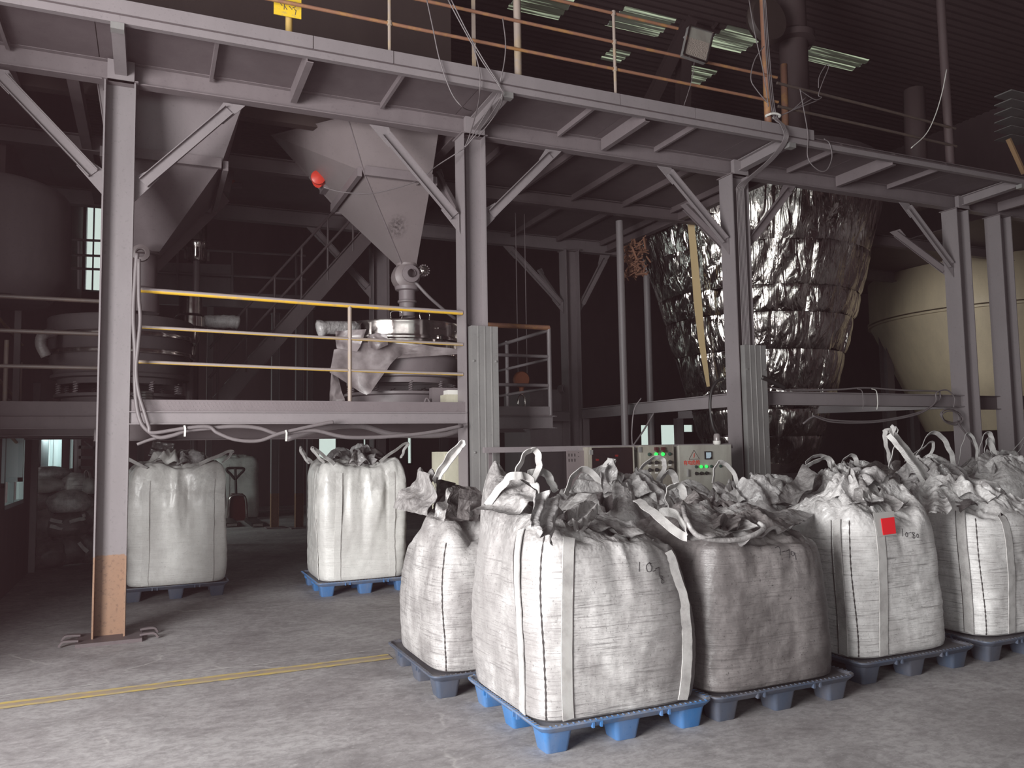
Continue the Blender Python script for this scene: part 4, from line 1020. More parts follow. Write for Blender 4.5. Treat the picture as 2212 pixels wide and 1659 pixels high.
flap(o, [P(320, 985, Y=10.3), P(330, 955, Y=10.4), P(372, 955, Y=10.4), P(375, 990, Y=10.3)], 92, fab_C)
Wb = Bag(2.22, 9.55, .98, .96, 1.41, 43, bulge=.03, crump=.5, heap=.06, nb=6, nt=11, pleat=1.2, vf=.035, peaks=((1.82, 9.2, .07, .25, 1.2), (2.6, 9.2, .09, .25, 1.2), (2.6, 9.9, .08, .3, 1.1), (1.85, 9.9, .08, .3, 1.1)))
o = make_bag(Wb, 'tall white bulk bag hung by its loops under the lower platform', fab_W, 220, 130, straps=((0, -.30, .17, 1.34), (0, .30, .17, 1.34), (1, -.3, .17, 1.34)), strap_w=.07, sm=fab_W, sw=strap_shade_w, loops=(
    (px(9.1, (722, 1003), (700, 985), (675, 967), (680, 978), (700, 1000)), .05), (px(9.4, (674, 1000), (660, 985), (650, 966), (652, 980), (668, 1002)), .04),
    (px(9.1, (820, 998), (850, 975), (880, 957), (872, 975), (866, 990)), .04)))
ruffle(o, Wb, 4, 909, (fab_T, fab_C), lift=.09)
flap(o, [P(715, 1003, Y=9.2), P(760, 968, Y=9.5), P(795, 958, Y=9.5), P(820, 1000, Y=9.2)], 93, fab_T, amp=.03)
qw = P(512, 1050, Y=20.5)
Wc = Bag(qw[0], qw[1]+.5, 1.05, 1.0, 1.45, 47, z0=.0, bulge=.02, crump=.5, heap=.05, nb=6, nt=6)
make_bag(Wc, 'dingy white bag standing behind the pallet truck', fab_W, 80, 70, straps=((0, -.2, .1, 1.3),), sm=fab_W, sw=strap_shade_w)
# ================================================================== machines
def quad(b_, *p): b_.add(np.array(p), [tuple(range(len(p)))])
def hopper(name_, label, top, mid, bot, band=True, hop_mat=hop_mat):
    """square hopper: top, mid, bot = 4 corners each (FL, FR, BR, BL)"""
    r = thing(name_, label, 'hopper', np.mean(bot, 0), 'steel hoppers below the mezzanine')
    th = .006
    for k in range(4):
        b_ = MB(); j = (k+1) % 4
        c = (np.mean(top, 0)+np.mean(bot, 0))/2
        for u, l in ((top, mid), (mid, bot)):
            q = np.array([u[k], u[j], l[j], l[k]]); n_ = nrm(np.cross(q[1]-q[0], q[3]-q[0])); n_ *= np.sign(np.dot(n_, q.mean(0)-c)) or 1
            b_.prism(q, -n_*th)
        b_.build('side_plate', hop_mat, r)
    if band:
        for k in range(4):
            j = (k+1) % 4; c = np.mean(mid, 0); m_ = (mid[k]+mid[j])/2; o = nrm((m_-c)*[1, 1, 0])
            MB().beam(mid[k]+o*.045, mid[j]+o*.045, prof_R(.05, .10)).build('stiffener_band', steel_low, r)
    b_ = MB(); b_.tube(cr([mid[0], bot[0]], 4), .008, 5); b_.tube([top[0], mid[0]], .008, 5); b_.build('weld_seam', steel_low, r)
    return r
def rect(z, x0, x1, y0, y1): return np.array([(x0, y0, z), (x1, y0, z), (x1, y1, z), (x0, y1, z)], float)
HX, HY = 2.79, 9.30
_f = np.array([2.07, 8.5, 4.61]); _g = np.array([2.84, 8.5, 4.61]); _h = np.array([HX, HY-.09, 3.80])
_n = nrm(np.cross(_g-_f, _h-_f)); _d = P(858, 490, Y=5)-C_; pc = C_+_d*np.dot(_f-C_, _n)/np.dot(_d, _n)
hop_soot = paint('hopper_steel_with_soot_patch', (.165, .137, .14), .5, dust=(.20, .168, .172), amt=.35, streak=False); n = NT(hop_soot)
_old = n.p.inputs['Base Color'].links[0].from_socket
vm_ = n.n.new('ShaderNodeVectorMath'); vm_.operation = 'DISTANCE'; n.link(n.coord((1, 1, .55)), vm_.inputs[0]); vm_.inputs[1].default_value = (pc[0], pc[1], pc[2]*.55)
msk = n.math('MULTIPLY', n.ramp(vm_.outputs['Value'], [(.02, 1.0), (.14, 0.0)]), n.ramp(n.noise(n.coord(), 26, 4, .7), [(.42, 0.0), (.55, .85)]))
n.color(n.mix(msk, _old, (.03, .024, .025)))
h2 = hopper('hopper', 'square tapering hopper with a soot patch, above the round sieve', np.array([(1.84, 8.28, 5.12), (2.86, 8.28, 5.12), (2.98, 10.2, 5.12), P(585, 292, Y=9.9)]), rect(4.61, 2.07, 2.84, 8.50, 9.95), rect(3.80, HX-.09, HX+.09, HY-.09, HY+.09), hop_mat=hop_soot)
# red vibrator motor on its left flank
_a, _b, _c = np.array([2.07, 8.5, 4.61]), np.array([2.07, 9.95, 4.61]), np.array([1.84, 8.28, 5.12])
_n = nrm(np.cross(_b-_a, _c-_a)); _n *= -np.sign(_n[0]); _d = P(712, 387, Y=5)-C_
q = C_+_d*np.dot(_a-C_, _n)/np.dot(_d, _n)+_n*.09
vm = thing('vibrator_motor', 'small red vibrator motor on the flank of the hopper', 'motor', q)
b_ = MB(); b_.tube([q-np.array([.08, .05, .03]), q+np.array([.02, .02, .03])], .075, 14); b_.build('housing', red_pl, vm, smooth=True, angle=40)
b_ = MB(); b_.lathe([(0, .0), (.085, 0), (.085, .03), (.06, .045), (0, .05)], q+np.array([-.08, -.10, 0.0]), 14, rot=[[1, 0, 0], [0, 0, -1], [0, 1, 0]]); b_.build('end_cap', red_pl, vm, smooth=True, angle=40)
MB().bb(q+np.array([.0, -.05, -.10]), q+np.array([.14, .20, .14])).build('mount_plate', steel_low, vm)
q2 = P(508, 378, Y=11.0)
vm2 = thing('vibrator_motor', 'dull orange vibrator motor in the dark between the hoppers', 'motor', q2)
MB().tube([q2-np.array([.1, 0, .06]), q2+np.array([.08, .0, .08])], .085, 14).build('housing', orange_pl, vm2, smooth=True, angle=40)
MB().bb(q2+np.array([-.1, .05, -.15]), q2+np.array([.1, .1, -.03])).build('mount_plate', steel_dark, vm2)
# outlet valve between hopper and sieve
ov = thing('outlet_valve', 'grey rotary outlet valve with a finned motor under the hopper tip', 'valve', (HX, HY, 3.2))
b_ = MB(); b_.lathe([(.0, 3.82), (.13, 3.82), (.13, 3.79), (.10, 3.78), (.10, 3.74)], (HX, HY, 0), 20); b_.build('flange', hop_mat, ov, smooth=True, angle=40)
b_ = MB(); b_.lathe([(0, -.13), (.10, -.13), (.155, -.09), (.17, 0), (.155, .09), (.10, .13), (0, .13)], (HX-.02, HY, 3.66), 20, rot=[[1, 0, 0], [0, 0, -1], [0, 1, 0]]); b_.build('housing', hop_mat, ov, smooth=True, angle=40)
b_ = MB(); b_.lathe([(.075, 0), (.105, .01), (.105, .03), (.05, .04), (.05, .06)], (HX-.02, HY-.20, 3.66), 18, rot=[[1, 0, 0], [0, 0, -1], [0, 1, 0]]); b_.build('bearing_cover', steel_low, ov, smooth=True, angle=40)
b_ = MB(); b_.lathe([(.0, 3.54), (.15, 3.54), (.14, 3.50), (.10, 3.49), (.10, 3.38), (.115, 3.37), (.115, 3.35), (.095, 3.34), (.095, 3.18)], (HX, HY, 0), 20); b_.build('spout', steel_low, ov, smooth=True, angle=40)
b_ = MB(); mc = np.array([HX+.17, HY-.05, 3.73]); Rm = np.array([[1, 0, 0], [0, 0, -1], [0, 1, 0]])
b_.lathe([(0, -.04), (.055, -.04), (.055, .10), (.03, .12), (0, .12)], mc, 16, rot=Rm); b_.build('motor', stain, ov, smooth=True, angle=40)
b_ = MB()
for k in range(14):
    a = k*2*PI/14; c = mc+np.array([math.cos(a)*.062, -.05, math.sin(a)*.062]); b_.box(c, (.02, .09, .012), [[math.cos(a), 0, -math.sin(a)], [0, 1, 0], [math.sin(a), 0, math.cos(a)]])
b_.build('cooling_fins', hop_mat, ov)
b_ = MB(); b_.tube(cr([(HX+.05, HY-.12, 3.60), (HX+.22, HY-.14, 3.42), (HX+.42, HY-.1, 3.28), (HX+.62, HY, 3.18)], 6), .02, 8); o = b_.build('cable_conduit', cable_mat, ov, smooth=True)

def sieve(label, x, y, z, R, m_top, full=True):
    """round vibrating sieve: lid, stacked decks with clamp rings, base drum with springs"""
    r = thing('vibrating_sieve', label, 'machine', (x, y, 1.97), 'round vibrating sieves on the lower platform')
    c = (x, y, 0); n_ = 56
    b_ = MB(); b_.lathe([(0, z+.06), (.25*R, z+.055), (.9*R, z+.015), (R, z)], c, n_); b_.build('lid', m_top, r, smooth=True, angle=35)
    b_ = MB(); b_.lathe([(R, z), (R*1.005, z-.02), (R, z-.03), (R, z-.17)], c, n_); b_.build('top_deck', m_top, r, smooth=True, angle=35)
    for z_ in (z-.19, z-.37):
        b_ = MB(); b_.lathe([(R, z_+.025), (R*1.035, z_+.02), (R*1.04, z_), (R*1.035, z_-.02), (R, z_-.025)], c, n_); b_.build('clamp_ring', stain, r, smooth=True, angle=40)
    b_ = MB(); b_.lathe([(R*.98, z-.21), (R*.98, z-.35)], c, n_); b_.build('middle_deck', m_top, r, smooth=True)
    b_ = MB(); b_.lathe([(R*.96, z-.39), (R*.97, z-.45), (R*.9, z-.58), (R*.95, z-.60), (R*.95, z-.63), (R*.86, z-.64), (R*.86, z-.70)], c, n_); b_.build('bottom_pan', steel_low if m_top is stain else m_top, r, smooth=True, angle=35)
    b_ = MB(); b_.lathe([(R*.88, z-.80), (R*.90, z-.80), (R*.90, z-.83), (R*.8, z-.84), (R*.8, 1.975), (0, 1.975)], c, n_); b_.build('base_drum', steel_low if m_top is stain else m_top, r, smooth=True, angle=35)
    for k in range(10):
        a = k*2*PI/10+.2; p = np.array([x+R*.84*math.cos(a), y+R*.84*math.sin(a), 0])
        hs = np.linspace(0, 1, 40); q = np.stack([p[0]+.022*np.cos(hs*2*PI*5), p[1]+.022*np.sin(hs*2*PI*5), z-.80+hs*.12], 1)
        MB().tube(q, .006, 5).build('spring', steel_low, r)
        b_ = MB(); b_.lathe([(0, 0), (.018, 0), (.018, .02), (0, .025)], p+np.array([0, 0, z-.60]), 8); b_.build('bolt', stain, r)
    return r
s2 = sieve('round vibrating sieve with a bright lid and torn plastic sheet, below the soot-marked hopper', HX-.05, HY+.1, 3.05, .75, stain)
cs = np.array([HX-.05, HY+.1, 0])
for a in (-1.95, -1.30):
    e = cs+np.array([math.cos(a)*.52, math.sin(a)*.52, 3.08]); tg = np.array([-math.sin(a), math.cos(a), 0])*.06
    MB().tube(cr([e-tg, e-tg+[0, 0, .085], e+tg+[0, 0, .085], e+tg], 5), .007, 6).build('lid_handle', stain, s2, smooth=True)
for a in (-1.22, -.75):
    e = cs+np.array([math.cos(a)*.755, math.sin(a)*.755, 2.96]); tg = np.array([-math.sin(a), math.cos(a), 0])*.05; o = np.array([math.cos(a), math.sin(a), 0])*.03
    MB().tube(cr([e-tg, e-tg+o, e+tg+o, e+tg], 4), .006, 6).build('side_handle', stain, s2, smooth=True)
for a, z_ in ((-1.25, 2.86), (-.95, 2.68)):
    e = cs+np.array([math.cos(a)*.79, math.sin(a)*.79, z_]); MB().box(e, (.05, .04, .05)).box(e+np.array([.0, -.02, -.03]), (.02, .02, .07)).build('clamp_bolt', stain, s2)
# bagged side spout and torn sheet on the sieve
b_ = MB(); b_.tube(cr([P(770, 708, Y=8.9), P(735, 708, Y=8.8), P(705, 708, Y=8.75), P(685, 712, Y=8.75)], 5), [.075]*11+[.08, .095, .10, .10, .07], 12); b_.build('spout_bag', fab_T, s2, smooth=True, label='spout wrapped in grey plastic')
def sheet(r, top, bot, y, seed, m_=None, name='plastic_sheet', cols=26, rows=30):
    """hanging sheet: top and bottom outlines in photo pixels, on a plane y that bellies with facets"""
    tx = np.array(top, float); bx = np.array(bot, float); s_ = np.linspace(0, 1, cols); v = np.linspace(0, 1, rows)[:, None]
    ti = np.stack([np.interp(s_, np.linspace(0, 1, len(tx)), tx[:, k]) for k in (0, 1)], 1); bi = np.stack([np.interp(s_, np.linspace(0, 1, len(bx)), bx[:, k]) for k in (0, 1)], 1)
    G = np.zeros((rows, cols, 3))
    for i_ in range(rows):
        for j_ in range(cols):
            p_ = ti[j_]*(1-v[i_, 0])+bi[j_]*v[i_, 0]; G[i_, j_] = P(p_[0], p_[1], Y=y)
    G[..., 1] += facet(G, 5, seed)*.05+facet(G, 12, seed+1)*.022
    b_ = MB(); b_.grid(G); b_.grid((G+np.array([0, .003, 0]))[:, ::-1])
    return b_.build(name, m_ or MT['sheet'], r, smooth=True)
MT['sheet'] = mat('grey_plastic_sheet', (.25, .22, .222), .35)
n = NT(MT['sheet']); n.color(n.mix(n.ramp(n.noise(n.coord(), 5, 5), [(.4, 0.), (.65, .8)]), (.26, .225, .23), (.13, .108, .11))); n.bump(n.noise(n.coord(), 12, 5), .3, .01)
sheet(s2, [(722, 755), (780, 740), (850, 742), (910, 745), (990, 755)], [(712, 805), (795, 855), (835, 800), (850, 775), (990, 765)], 8.60, 3)
sheet(s2, [(725, 715), (760, 712), (790, 712)], [(728, 752), (770, 760), (778, 748)], 8.55, 5)
sheet(s2, [(715, 790), (725, 790)], [(712, 868), (745, 866)], 8.75, 6)
sheet(s2, [(795, 725), (815, 718), (835, 722)], [(795, 750), (815, 755), (838, 745)], 8.5, 8)

s1_ = sieve('darker round vibrating sieve left of and behind the near column', -.30, 9.75, 3.02, .72, soot)
MB().tube(cr([P(100, 770, Y=9.0), P(88, 745, Y=9.0), P(92, 725, Y=9.0), P(115, 720, Y=9.2)], 5), .05, 10).build('flexible_sleeve', fab_C, s1_, smooth=True)
# hopper over the dark sieve
h1 = hopper('hopper', 'dim square hopper with a flat band, right behind the near column', rect(5.12, -.52, .80, 8.3, 10.2), rect(4.48, -.42, .60, 8.45, 10.0), rect(3.72, -.25, .05, 9.2, 9.5), hop_mat=steel_low)
b_ = MB(); b_.lathe([(.14, 3.74), (.17, 3.74), (.17, 3.70), (.13, 3.69), (.13, 3.35), (.16, 3.33), (.16, 3.08)], (-.1, 9.35, 0), 20); b_.build('outlet_pipe', steel_dark, h1, smooth=True, angle=40)
b_ = MB(); b_.lathe([(.05, -.04), (.085, -.03), (.085, .03), (.05, .04), (.04, .03), (.04, -.03), (.05, -.04)], P(304, 547, Y=8.9), 18, rot=[[1, 0, 0], [0, 0, -1], [0, 1, 0]]); b_.build('inspection_port', hop_mat, h1, smooth=True, angle=40)
# dark boxes added in place of the hopper's shaded side
dk = thing('hopper_shade_box', 'dark sloping box standing in for the shaded side of the dim hopper', 'duct', (0.3, 9.8, 3.4))
MB().beam(P(300, 590, Y=9.9), P(470, 425, Y=10.4), prof_R(.28, .2)).build('duct_body', steel_dark, dk)  # stands in for shade on the hopper
MB().beam(P(480, 420, Y=10.4), P(520, 225, Y=10.6), prof_R(.16, .2), up=(0, 1, 0)).build('shade_riser', steel_dark, dk)
# round-shouldered dark tank at the left
tk = thing('dark_tank', 'dark upright tank with a rounded shoulder at the left edge under the mezzanine', 'tank', (-1.56, 9.3, 1.97))
b_ = MB(); b_.lathe([(0, 4.25), (.62, 4.25), (.70, 4.235), (.75, 4.19), (.775, 4.10), (.78, 4.0), (.78, 3.35), (.6, 3.12), (0, 3.1)], (-1.56, 9.3, 0), 48); b_.build('shell', soot, tk, smooth=True, angle=40)
for x_, y_ in ((-1.95, 8.95), (-1.95, 9.65), (-1.3, 9.85)): MB().beam((x_, y_, 1.972), (x_, y_, 3.4), prof_R(.06, .06), up=(0, 1, 0)).build('leg', steel_dark, tk)

# stainless filling vessel
fv = thing('stainless_vessel', 'shiny stainless filling cylinder in the dark behind the platform rail', 'vessel', P(425, 565, Y=12.5))
c = P(425, 565, Y=12.5); k = np.linalg.norm(P(445, 565, Y=12.5)-c)
b_ = MB(); b_.lathe([(k*1.0, 0), (k*1.05, .18), (k*1.25, .22), (k*1.25, .28), (k*1.1, .30), (k*1.05, .62), (k*.85, .80), (k*.5, .92), (0, .93)], c, 20); b_.build('shell', stain, fv, smooth=True, angle=40)
b_ = MB()
for a in range(8): b_.box(c+np.array([math.cos(a*PI/4)*k*1.25, math.sin(a*PI/4)*k*1.25, .1]), (.03, .03, .16))
b_.build('clamp_bolts', stain, fv)
MB().tube([(c[0], c[1]+.05, c[2]+.02), (c[0], c[1]+.05, 0)], .05, 10).build('down_pipe', steel_dark, fv)
fv2 = thing('stainless_vessel', 'small stainless hopper neck below the shiny cylinder, behind the middle rail', 'vessel', P(410, 770, Y=10.6))
c = P(410, 770, Y=10.6)
b_ = MB(); b_.lathe([(.07, 0), (.08, .12), (.12, .2), (.13, .34), (.18, .36), (.18, .48), (.135, .52), (.135, .74), (0, .75)], c+np.array([0, 0, -.0]), 22); b_.build('shell', stain, fv2, smooth=True, angle=35)
MB().tube([(c[0], c[1], c[2]+.02), (c[0], c[1], 1.97)], .05, 10).build('down_pipe', steel_dark, fv2)
b_ = MB(); b_.tube(cr([P(440, 692, Y=10.6), P(470, 695, Y=10.6), P(500, 695, Y=10.6), P(518, 698, Y=10.6)], 5), [.06, .07, .08, .075, .08, .085, .08, .09, .085, .08, .085, .09, .08, .085, .09, .05], 10); b_.build('sleeve', fab_T, fv2, smooth=True)

# stairs behind the platform
st = thing('steel_stair', 'dim steel stair climbing to the right behind the lower platform', 'stairs', P(560, 780, Y=11.6)*[1, 1, 0]+[0, 0, 1.97])
SYs = 11.45
a0, a1 = P(545, 790, Y=SYs), P(800, 500, Y=SYs); a0 = a0+(a0-a1)*(a0[2]-2.08)/(a1[2]-a0[2])
for dy in (0, 0.9):
    MB().beam(a0+[0, dy, 0], a1+[0, dy, 0], prof_C(.06, .22, .01)).build('stringer', steel_dark, st)
for k in range(14):
    q = a0+(a1-a0)*(k+.5)/14; MB().bb(q+np.array([-.13, .01, -.0]), q+np.array([.13, .89, .02])).build('tread', steel_dark, st)
for dz in (.5, .9):
    MB().tube([a0+[0, -.02, dz], a1+[0, -.02, dz]], .018, 8).build('handrail', steel_dark, st)
for k in range(6):
    q = a0+(a1-a0)*(k+.3)/6; MB().tube([q, q+np.array([0, -.02, .9])], .016, 8).build('baluster', steel_dark, st)
# far landing rail
fr = thing('landing_railing', 'thin railing of the far landing behind the hoppers', 'railing', P(450, 620, Y=15))
for y0, y1 in ((533, 548), (585, 600)): MB().tube([P(300, y0, Y=15), P(660, y1+4, Y=15)], .022, 8).build('rail', steel_low, fr)
for x_, y_ in ((383, 535), (502, 545), (170, 520), (640, 552)): MB().tube([P(x_, y_, Y=15), P(x_, y_+105, Y=15)], .022, 8).build('rail_post', steel_low, fr)
MB().beam(P(290, 640, Y=15), P(680, 655, Y=15), prof_R(.1, .25)).build('landing_edge', steel_low, fr)
MB().prism([P(330, 566, Y=15.2), P(505, 572, Y=15.2), P(505, 645, Y=15.2), P(330, 640, Y=15.2)], (0, .03, 0)).build('infill_plate', steel_low, fr)
for x_ in (310, 455, 670):
    q = P(x_, 645, Y=15.1); MB().beam((q[0], 15.1, 0), q, prof_R(.1, .1), up=(0, 1, 0)).build('support_post', steel_low, fr)
pr4 = thing('window_ladder_rail', 'three thin rails crossing in front of the high far window', 'railing', P(190, 560, Y=14))
for y_ in (518, 551, 580): MB().tube([P(120, y_-2, Y=14), P(240, y_+3, Y=14)], .02, 8).build('rail', steel_low, pr4)
q = P(236, 580, Y=14); MB().tube([(q[0], 14, 0), P(236, 515, Y=14)], .025, 8).build('rail_post', steel_low, pr4)

# ================================================================== foil wrapped silo
SX, SY = 9.55, 11.0
fs = thing('insulated_silo', 'tapering silo wrapped in wrinkled aluminium foil blankets', 'silo', (SX, SY, 1.0))
qd = np.dot(np.array([SX, SY, 4.0])-C_, F_)
lev = [(395, 276), (455, 262), (575, 232), (655, 209), (705, 196), (775, 178), (850, 159), (888, 146), (945, 132), (1000, 112), (1040, 60)]
# real radii from the outline: level height and radius
ax = 1637
zl, rl = [], []
for y_, hw in lev:
    qq = P(ax, y_, Y=SY); zl.append(qq[2]); rl.append(hw/FPX*np.dot(qq-C_, F_))
zl = np.array(zl); rl = np.array(rl)
core = MB(); core.lathe(np.stack([rl*.955, zl], 1), (SX, SY, 0), 40); core.build('shell', steel_dark, fs, smooth=True)
NSEC = 11; rg = np.random.RandomState(5)
A0 = -PI*1.12; A1 = PI*.12
def foil_panel(z0, z1, a0, a1, seed, sag=0.0):
    nu, nv = 22, 14
    U, V = np.meshgrid(np.linspace(0, 1, nu), np.linspace(0, 1, nv))
    a = a0+(a1-a0)*U; z = z0+(z1-z0)*V; R = np.interp(z, zl[::-1], rl[::-1])
    puff = (np.sin(U*PI)**.55*np.sin(V*PI)**.5)
    d = -.012+.03*puff
    p = np.stack([SX+R*np.cos(a), SY+R*np.sin(a), z], -1)
    uv = np.stack([a*R*1.0, z, 0*a+seed], -1)
    d = d+(.045*facet(uv, (2.8, .8, 1), seed)+.018*facet(uv, (7, 2.0, 1), seed+1)+.008*facet(uv, (15, 9, 1), seed+2))*np.sin(U*PI)**.3
    p = p+np.stack([np.cos(a), np.sin(a), 0*a-.35], -1)*d[..., None]
    b_ = MB(); b_.grid(p); return b_
bands = [5.95]+[float(np.interp(y_, [l[0] for l in lev], zl)) for y_ in (575, 655, 705, 775, 850, 890, 945, 1000, 1040)]
for k in range(len(bands)-1):
    edges = np.linspace(A0, A1, NSEC+1)+rg.uniform(-.05, .05, NSEC+1)
    ns = NSEC if k < 6 else 8
    if ns != NSEC: edges = np.linspace(A0, A1, ns+1)+rg.uniform(-.05, .05, ns+1)
    for j in range(ns):
        foil_panel(bands[k+1], bands[k], edges[j], edges[j+1], 100+k*20+j).build('foil_panel', foil, fs, smooth=True, angle=40)
# yellow tape strip and tie cords
ta = []
for x_, y_ in ((1490, 460), (1497, 530), (1503, 600), (1508, 660), (1516, 740), (1525, 800), (1530, 835)):
    z_ = P(x_, y_, Y=9.0)[2]
    d = (x_-1106)/FPX*R_-(y_-829.5)/FPX*U_+F_; best = None
    for s_ in np.linspace(6, 20, 700):
        q = C_+d*s_; R = np.interp(q[2], zl[::-1], rl[::-1])+.085
        if np.hypot(q[0]-SX, q[1]-SY) <= R: best = q; break
    if best is not None: ta.append(best)
ta = np.array(ta); tape_m = mat('tan_tape', (.50, .37, .20), .6)
MB().ribbon(cr(ta, 5), np.interp(np.linspace(0, 1, (len(ta)-1)*5+1), [0, .5, 1], [.10, .13, .05]), np.cross(nrm(ta[-1]-ta[0]), -F_), .006).build('tape_strip', tape_m, fs, label='long strip of tan tape')
wool = mat('torn_insulation_wool', (.20, .095, .06), .95)
rr = MB(); q = P(1372, 560, Y=10.4)
g = []
for k in range(150):
    p = q+rg.uniform(-1, 1, 3)*np.array([.12, .2, .26]); rr.box(p, rg.uniform(.01, .03, 3)*[1, 1, 7], np.linalg.qr(rg.randn(3, 3))[0])
rr.build('torn_wool', wool, fs, label='tuft of orange insulation wool')
bl_ = MB(); bl_.lathe([(.0, .0), (1.0, .0), (1.03, .7), (1.0, 1.0), (.85, 1.1), (0, 1.1)], (SX, SY, .0), 36); bl_.build('bottom_drum', steel_dark, fs, smooth=True, angle=40)

# ================================================================== cream tank
TX, TY = 16.2, 11.6
tk2 = thing('cream_tank', 'large cream steel tank with a conical bottom at the far right', 'tank', (TX, TY, 1.2))
c = P(2160, 690, Y=TY); TX = c[0]; q_ = np.dot(c-C_, F_); R0 = 258/FPX*q_; zr = c[2]
b_ = MB(); b_.lathe([(0, 5.14), (R0, 5.14), (R0, zr+.03)], (TX, TY, 0), 64); b_.build('shell', cream, tk2, smooth=True)
zb = P(2160, 930, Y=TY)[2]
b_ = MB(); b_.lathe([(R0, zr), (R0*.60, zb), (0, zb)], (TX, TY, 0), 64); b_.build('cone', cream, tk2, smooth=True, angle=40)
for dz in (-.035, .035):
    b_ = MB(); b_.lathe([(R0*.99, zr+dz-.02), (R0*1.015, zr+dz-.015), (R0*1.015, zr+dz+.015), (R0*.99, zr+dz+.02)], (TX, TY, 0), 64); b_.build('flange_ring', cream, tk2, smooth=True, angle=40)
for a in (PI*.2, PI*.5, PI*.8):
    e = np.array([TX+R0*.9*math.cos(a), TY+R0*.9*math.sin(a)]); MB().beam((*e, 0), (*e, zr-.2), prof_I(.2, .2, .012, .01), up=(0, 1, 0)).build('support_leg', steel_low, tk2)

# tank and crates behind the right end of the lower platform
gb = thing('grey_tank', 'square grey tank with an open pipe stub behind the corner railing', 'tank', P(1200, 960, Y=12.2)*[1, 1, 0])
a, c = P(1150, 840, Y=12.2), P(1250, 990, Y=12.2)
MB().bb((a[0], 12.3, 0), (c[0]-.2, 13.4, a[2])).build('body', steel_low, gb)
e = P(1224, 840, Y=12.15); b_ = MB(); b_.lathe([(.07, 0), (.085, 0), (.085, .2), (.07, .2), (.07, 0)], e, 16, rot=[[1, 0, 0], [0, 0, 1], [0, -1, 0]]); b_.build('pipe_stub', steel_low, gb, smooth=True, angle=40)

# hoist block with hook
hb = thing('chain_hoist', 'orange hoist block with a steel shackle hanging behind the corner railing', 'hoist', P(1126, 820, Y=11))
c = P(1126, 820, Y=11)
b_ = MB(); b_.lathe([(0, -.05), (.11, -.05), (.125, -.03), (.125, .03), (.11, .05), (0, .05)], c, 20, rot=[[1, 0, 0], [0, 0, -1], [0, 1, 0]]); b_.build('sheave_block', orange_pl, hb, smooth=True, angle=40)
MB().tube([c+[0, 0, -.12], c+[0, 0, -.22]], .035, 8).build('neck', orange_pl, hb)
e = c+np.array([0, 0, -.28]); MB().tube(cr([e+[-.0, 0, .06], e+[-.05, 0, 0], e+[-.055, 0, -.10], e+[-.02, 0, -.16]], 5), .012, 8).tube(cr([e+[0, 0, .06], e+[.05, 0, 0], e+[.055, 0, -.10], e+[.02, 0, -.16]], 5), .012, 8).build('shackle', stain, hb, smooth=True)
for dx in (-.05, .10): MB().tube([c+[dx, 0, .1], [c[0]+dx, 11, 5.154]], .006, 5).build('chain', steel_low, hb)
# ================================================================== control panels
PY = 7.5
def boxcase(r, x0, x1, z0, z1, y0, y1, m, door=True):
    MB().bb((x0, y0+.02, z0), (x1, y1, z1)).build('case', m, r)
    return MB().bb((x0-.006, y0, z0-.003), (x1+.006, y0+.018, z1+.004)).build('door', m, r) if door else None
def knob(par, x, y, z, m, rad=.016, dep=.02):
    b_ = MB(); b_.lathe([(0, -dep), (rad*.7, -dep*.95), (rad, -dep*.5), (rad, 0), (rad*1.3, 0), (rad*1.3, dep*.2)], (x, y, z), 14, rot=[[1, 0, 0], [0, 0, 1], [0, -1, 0]])
    return b_
def disc(x, y, z, rad, dep, n_=14):
    b_ = MB(); b_.lathe([(rad*1.25, 0), (rad*1.25, dep*.35), (rad, dep*.4), (rad*.85, dep), (0, dep*1.1)], (x, y, z), n_, rot=[[1, 0, 0], [0, 0, -1], [0, 1, 0]]); return b_
pf_ = thing('control_stand', 'grey angle-steel stand and perforated plate carrying the control panels', 'stand', (4.8, 7.7, 0))
pa, pb = P(1065, 965, Y=7.62), P(1270, 965, Y=7.62)
MB().bb((pa[0]-.1, 7.60, 1.545), (6.2, 7.66, 1.600)).build('top_rail', steel, pf_)
b_ = MB(); xa, xb = P(1222, 965, Y=7.60)[0], P(1268, 965, Y=7.60)[0]
b_.bb((xa, 7.58, 1.0), (xb, 7.59, 1.55)); plate = b_.build('perforated_plate', hop_mat, pf_)
b_ = MB()
for kx in range(3):
    for kz in range(2): b_.bb((xa+.02+kx*.035, 7.577, 1.49-kz*.055), (xa+.028+kx*.035, 7.581, 1.52-kz*.055))
for kz in (0, .04): b_.bb((xa+.135, 7.577, 1.525-kz), (xa+.142, 7.581, 1.532-kz))
b_.build('slots', blackm, plate)
for x_ in (3.2, 4.2, 5.3, 6.15): MB().beam((x_, 7.69, 0), (x_, 7.69, 1.55), prof_L(.04, .04, .005), up=(0, 1, 0)).build('leg', steel_low, pf_)
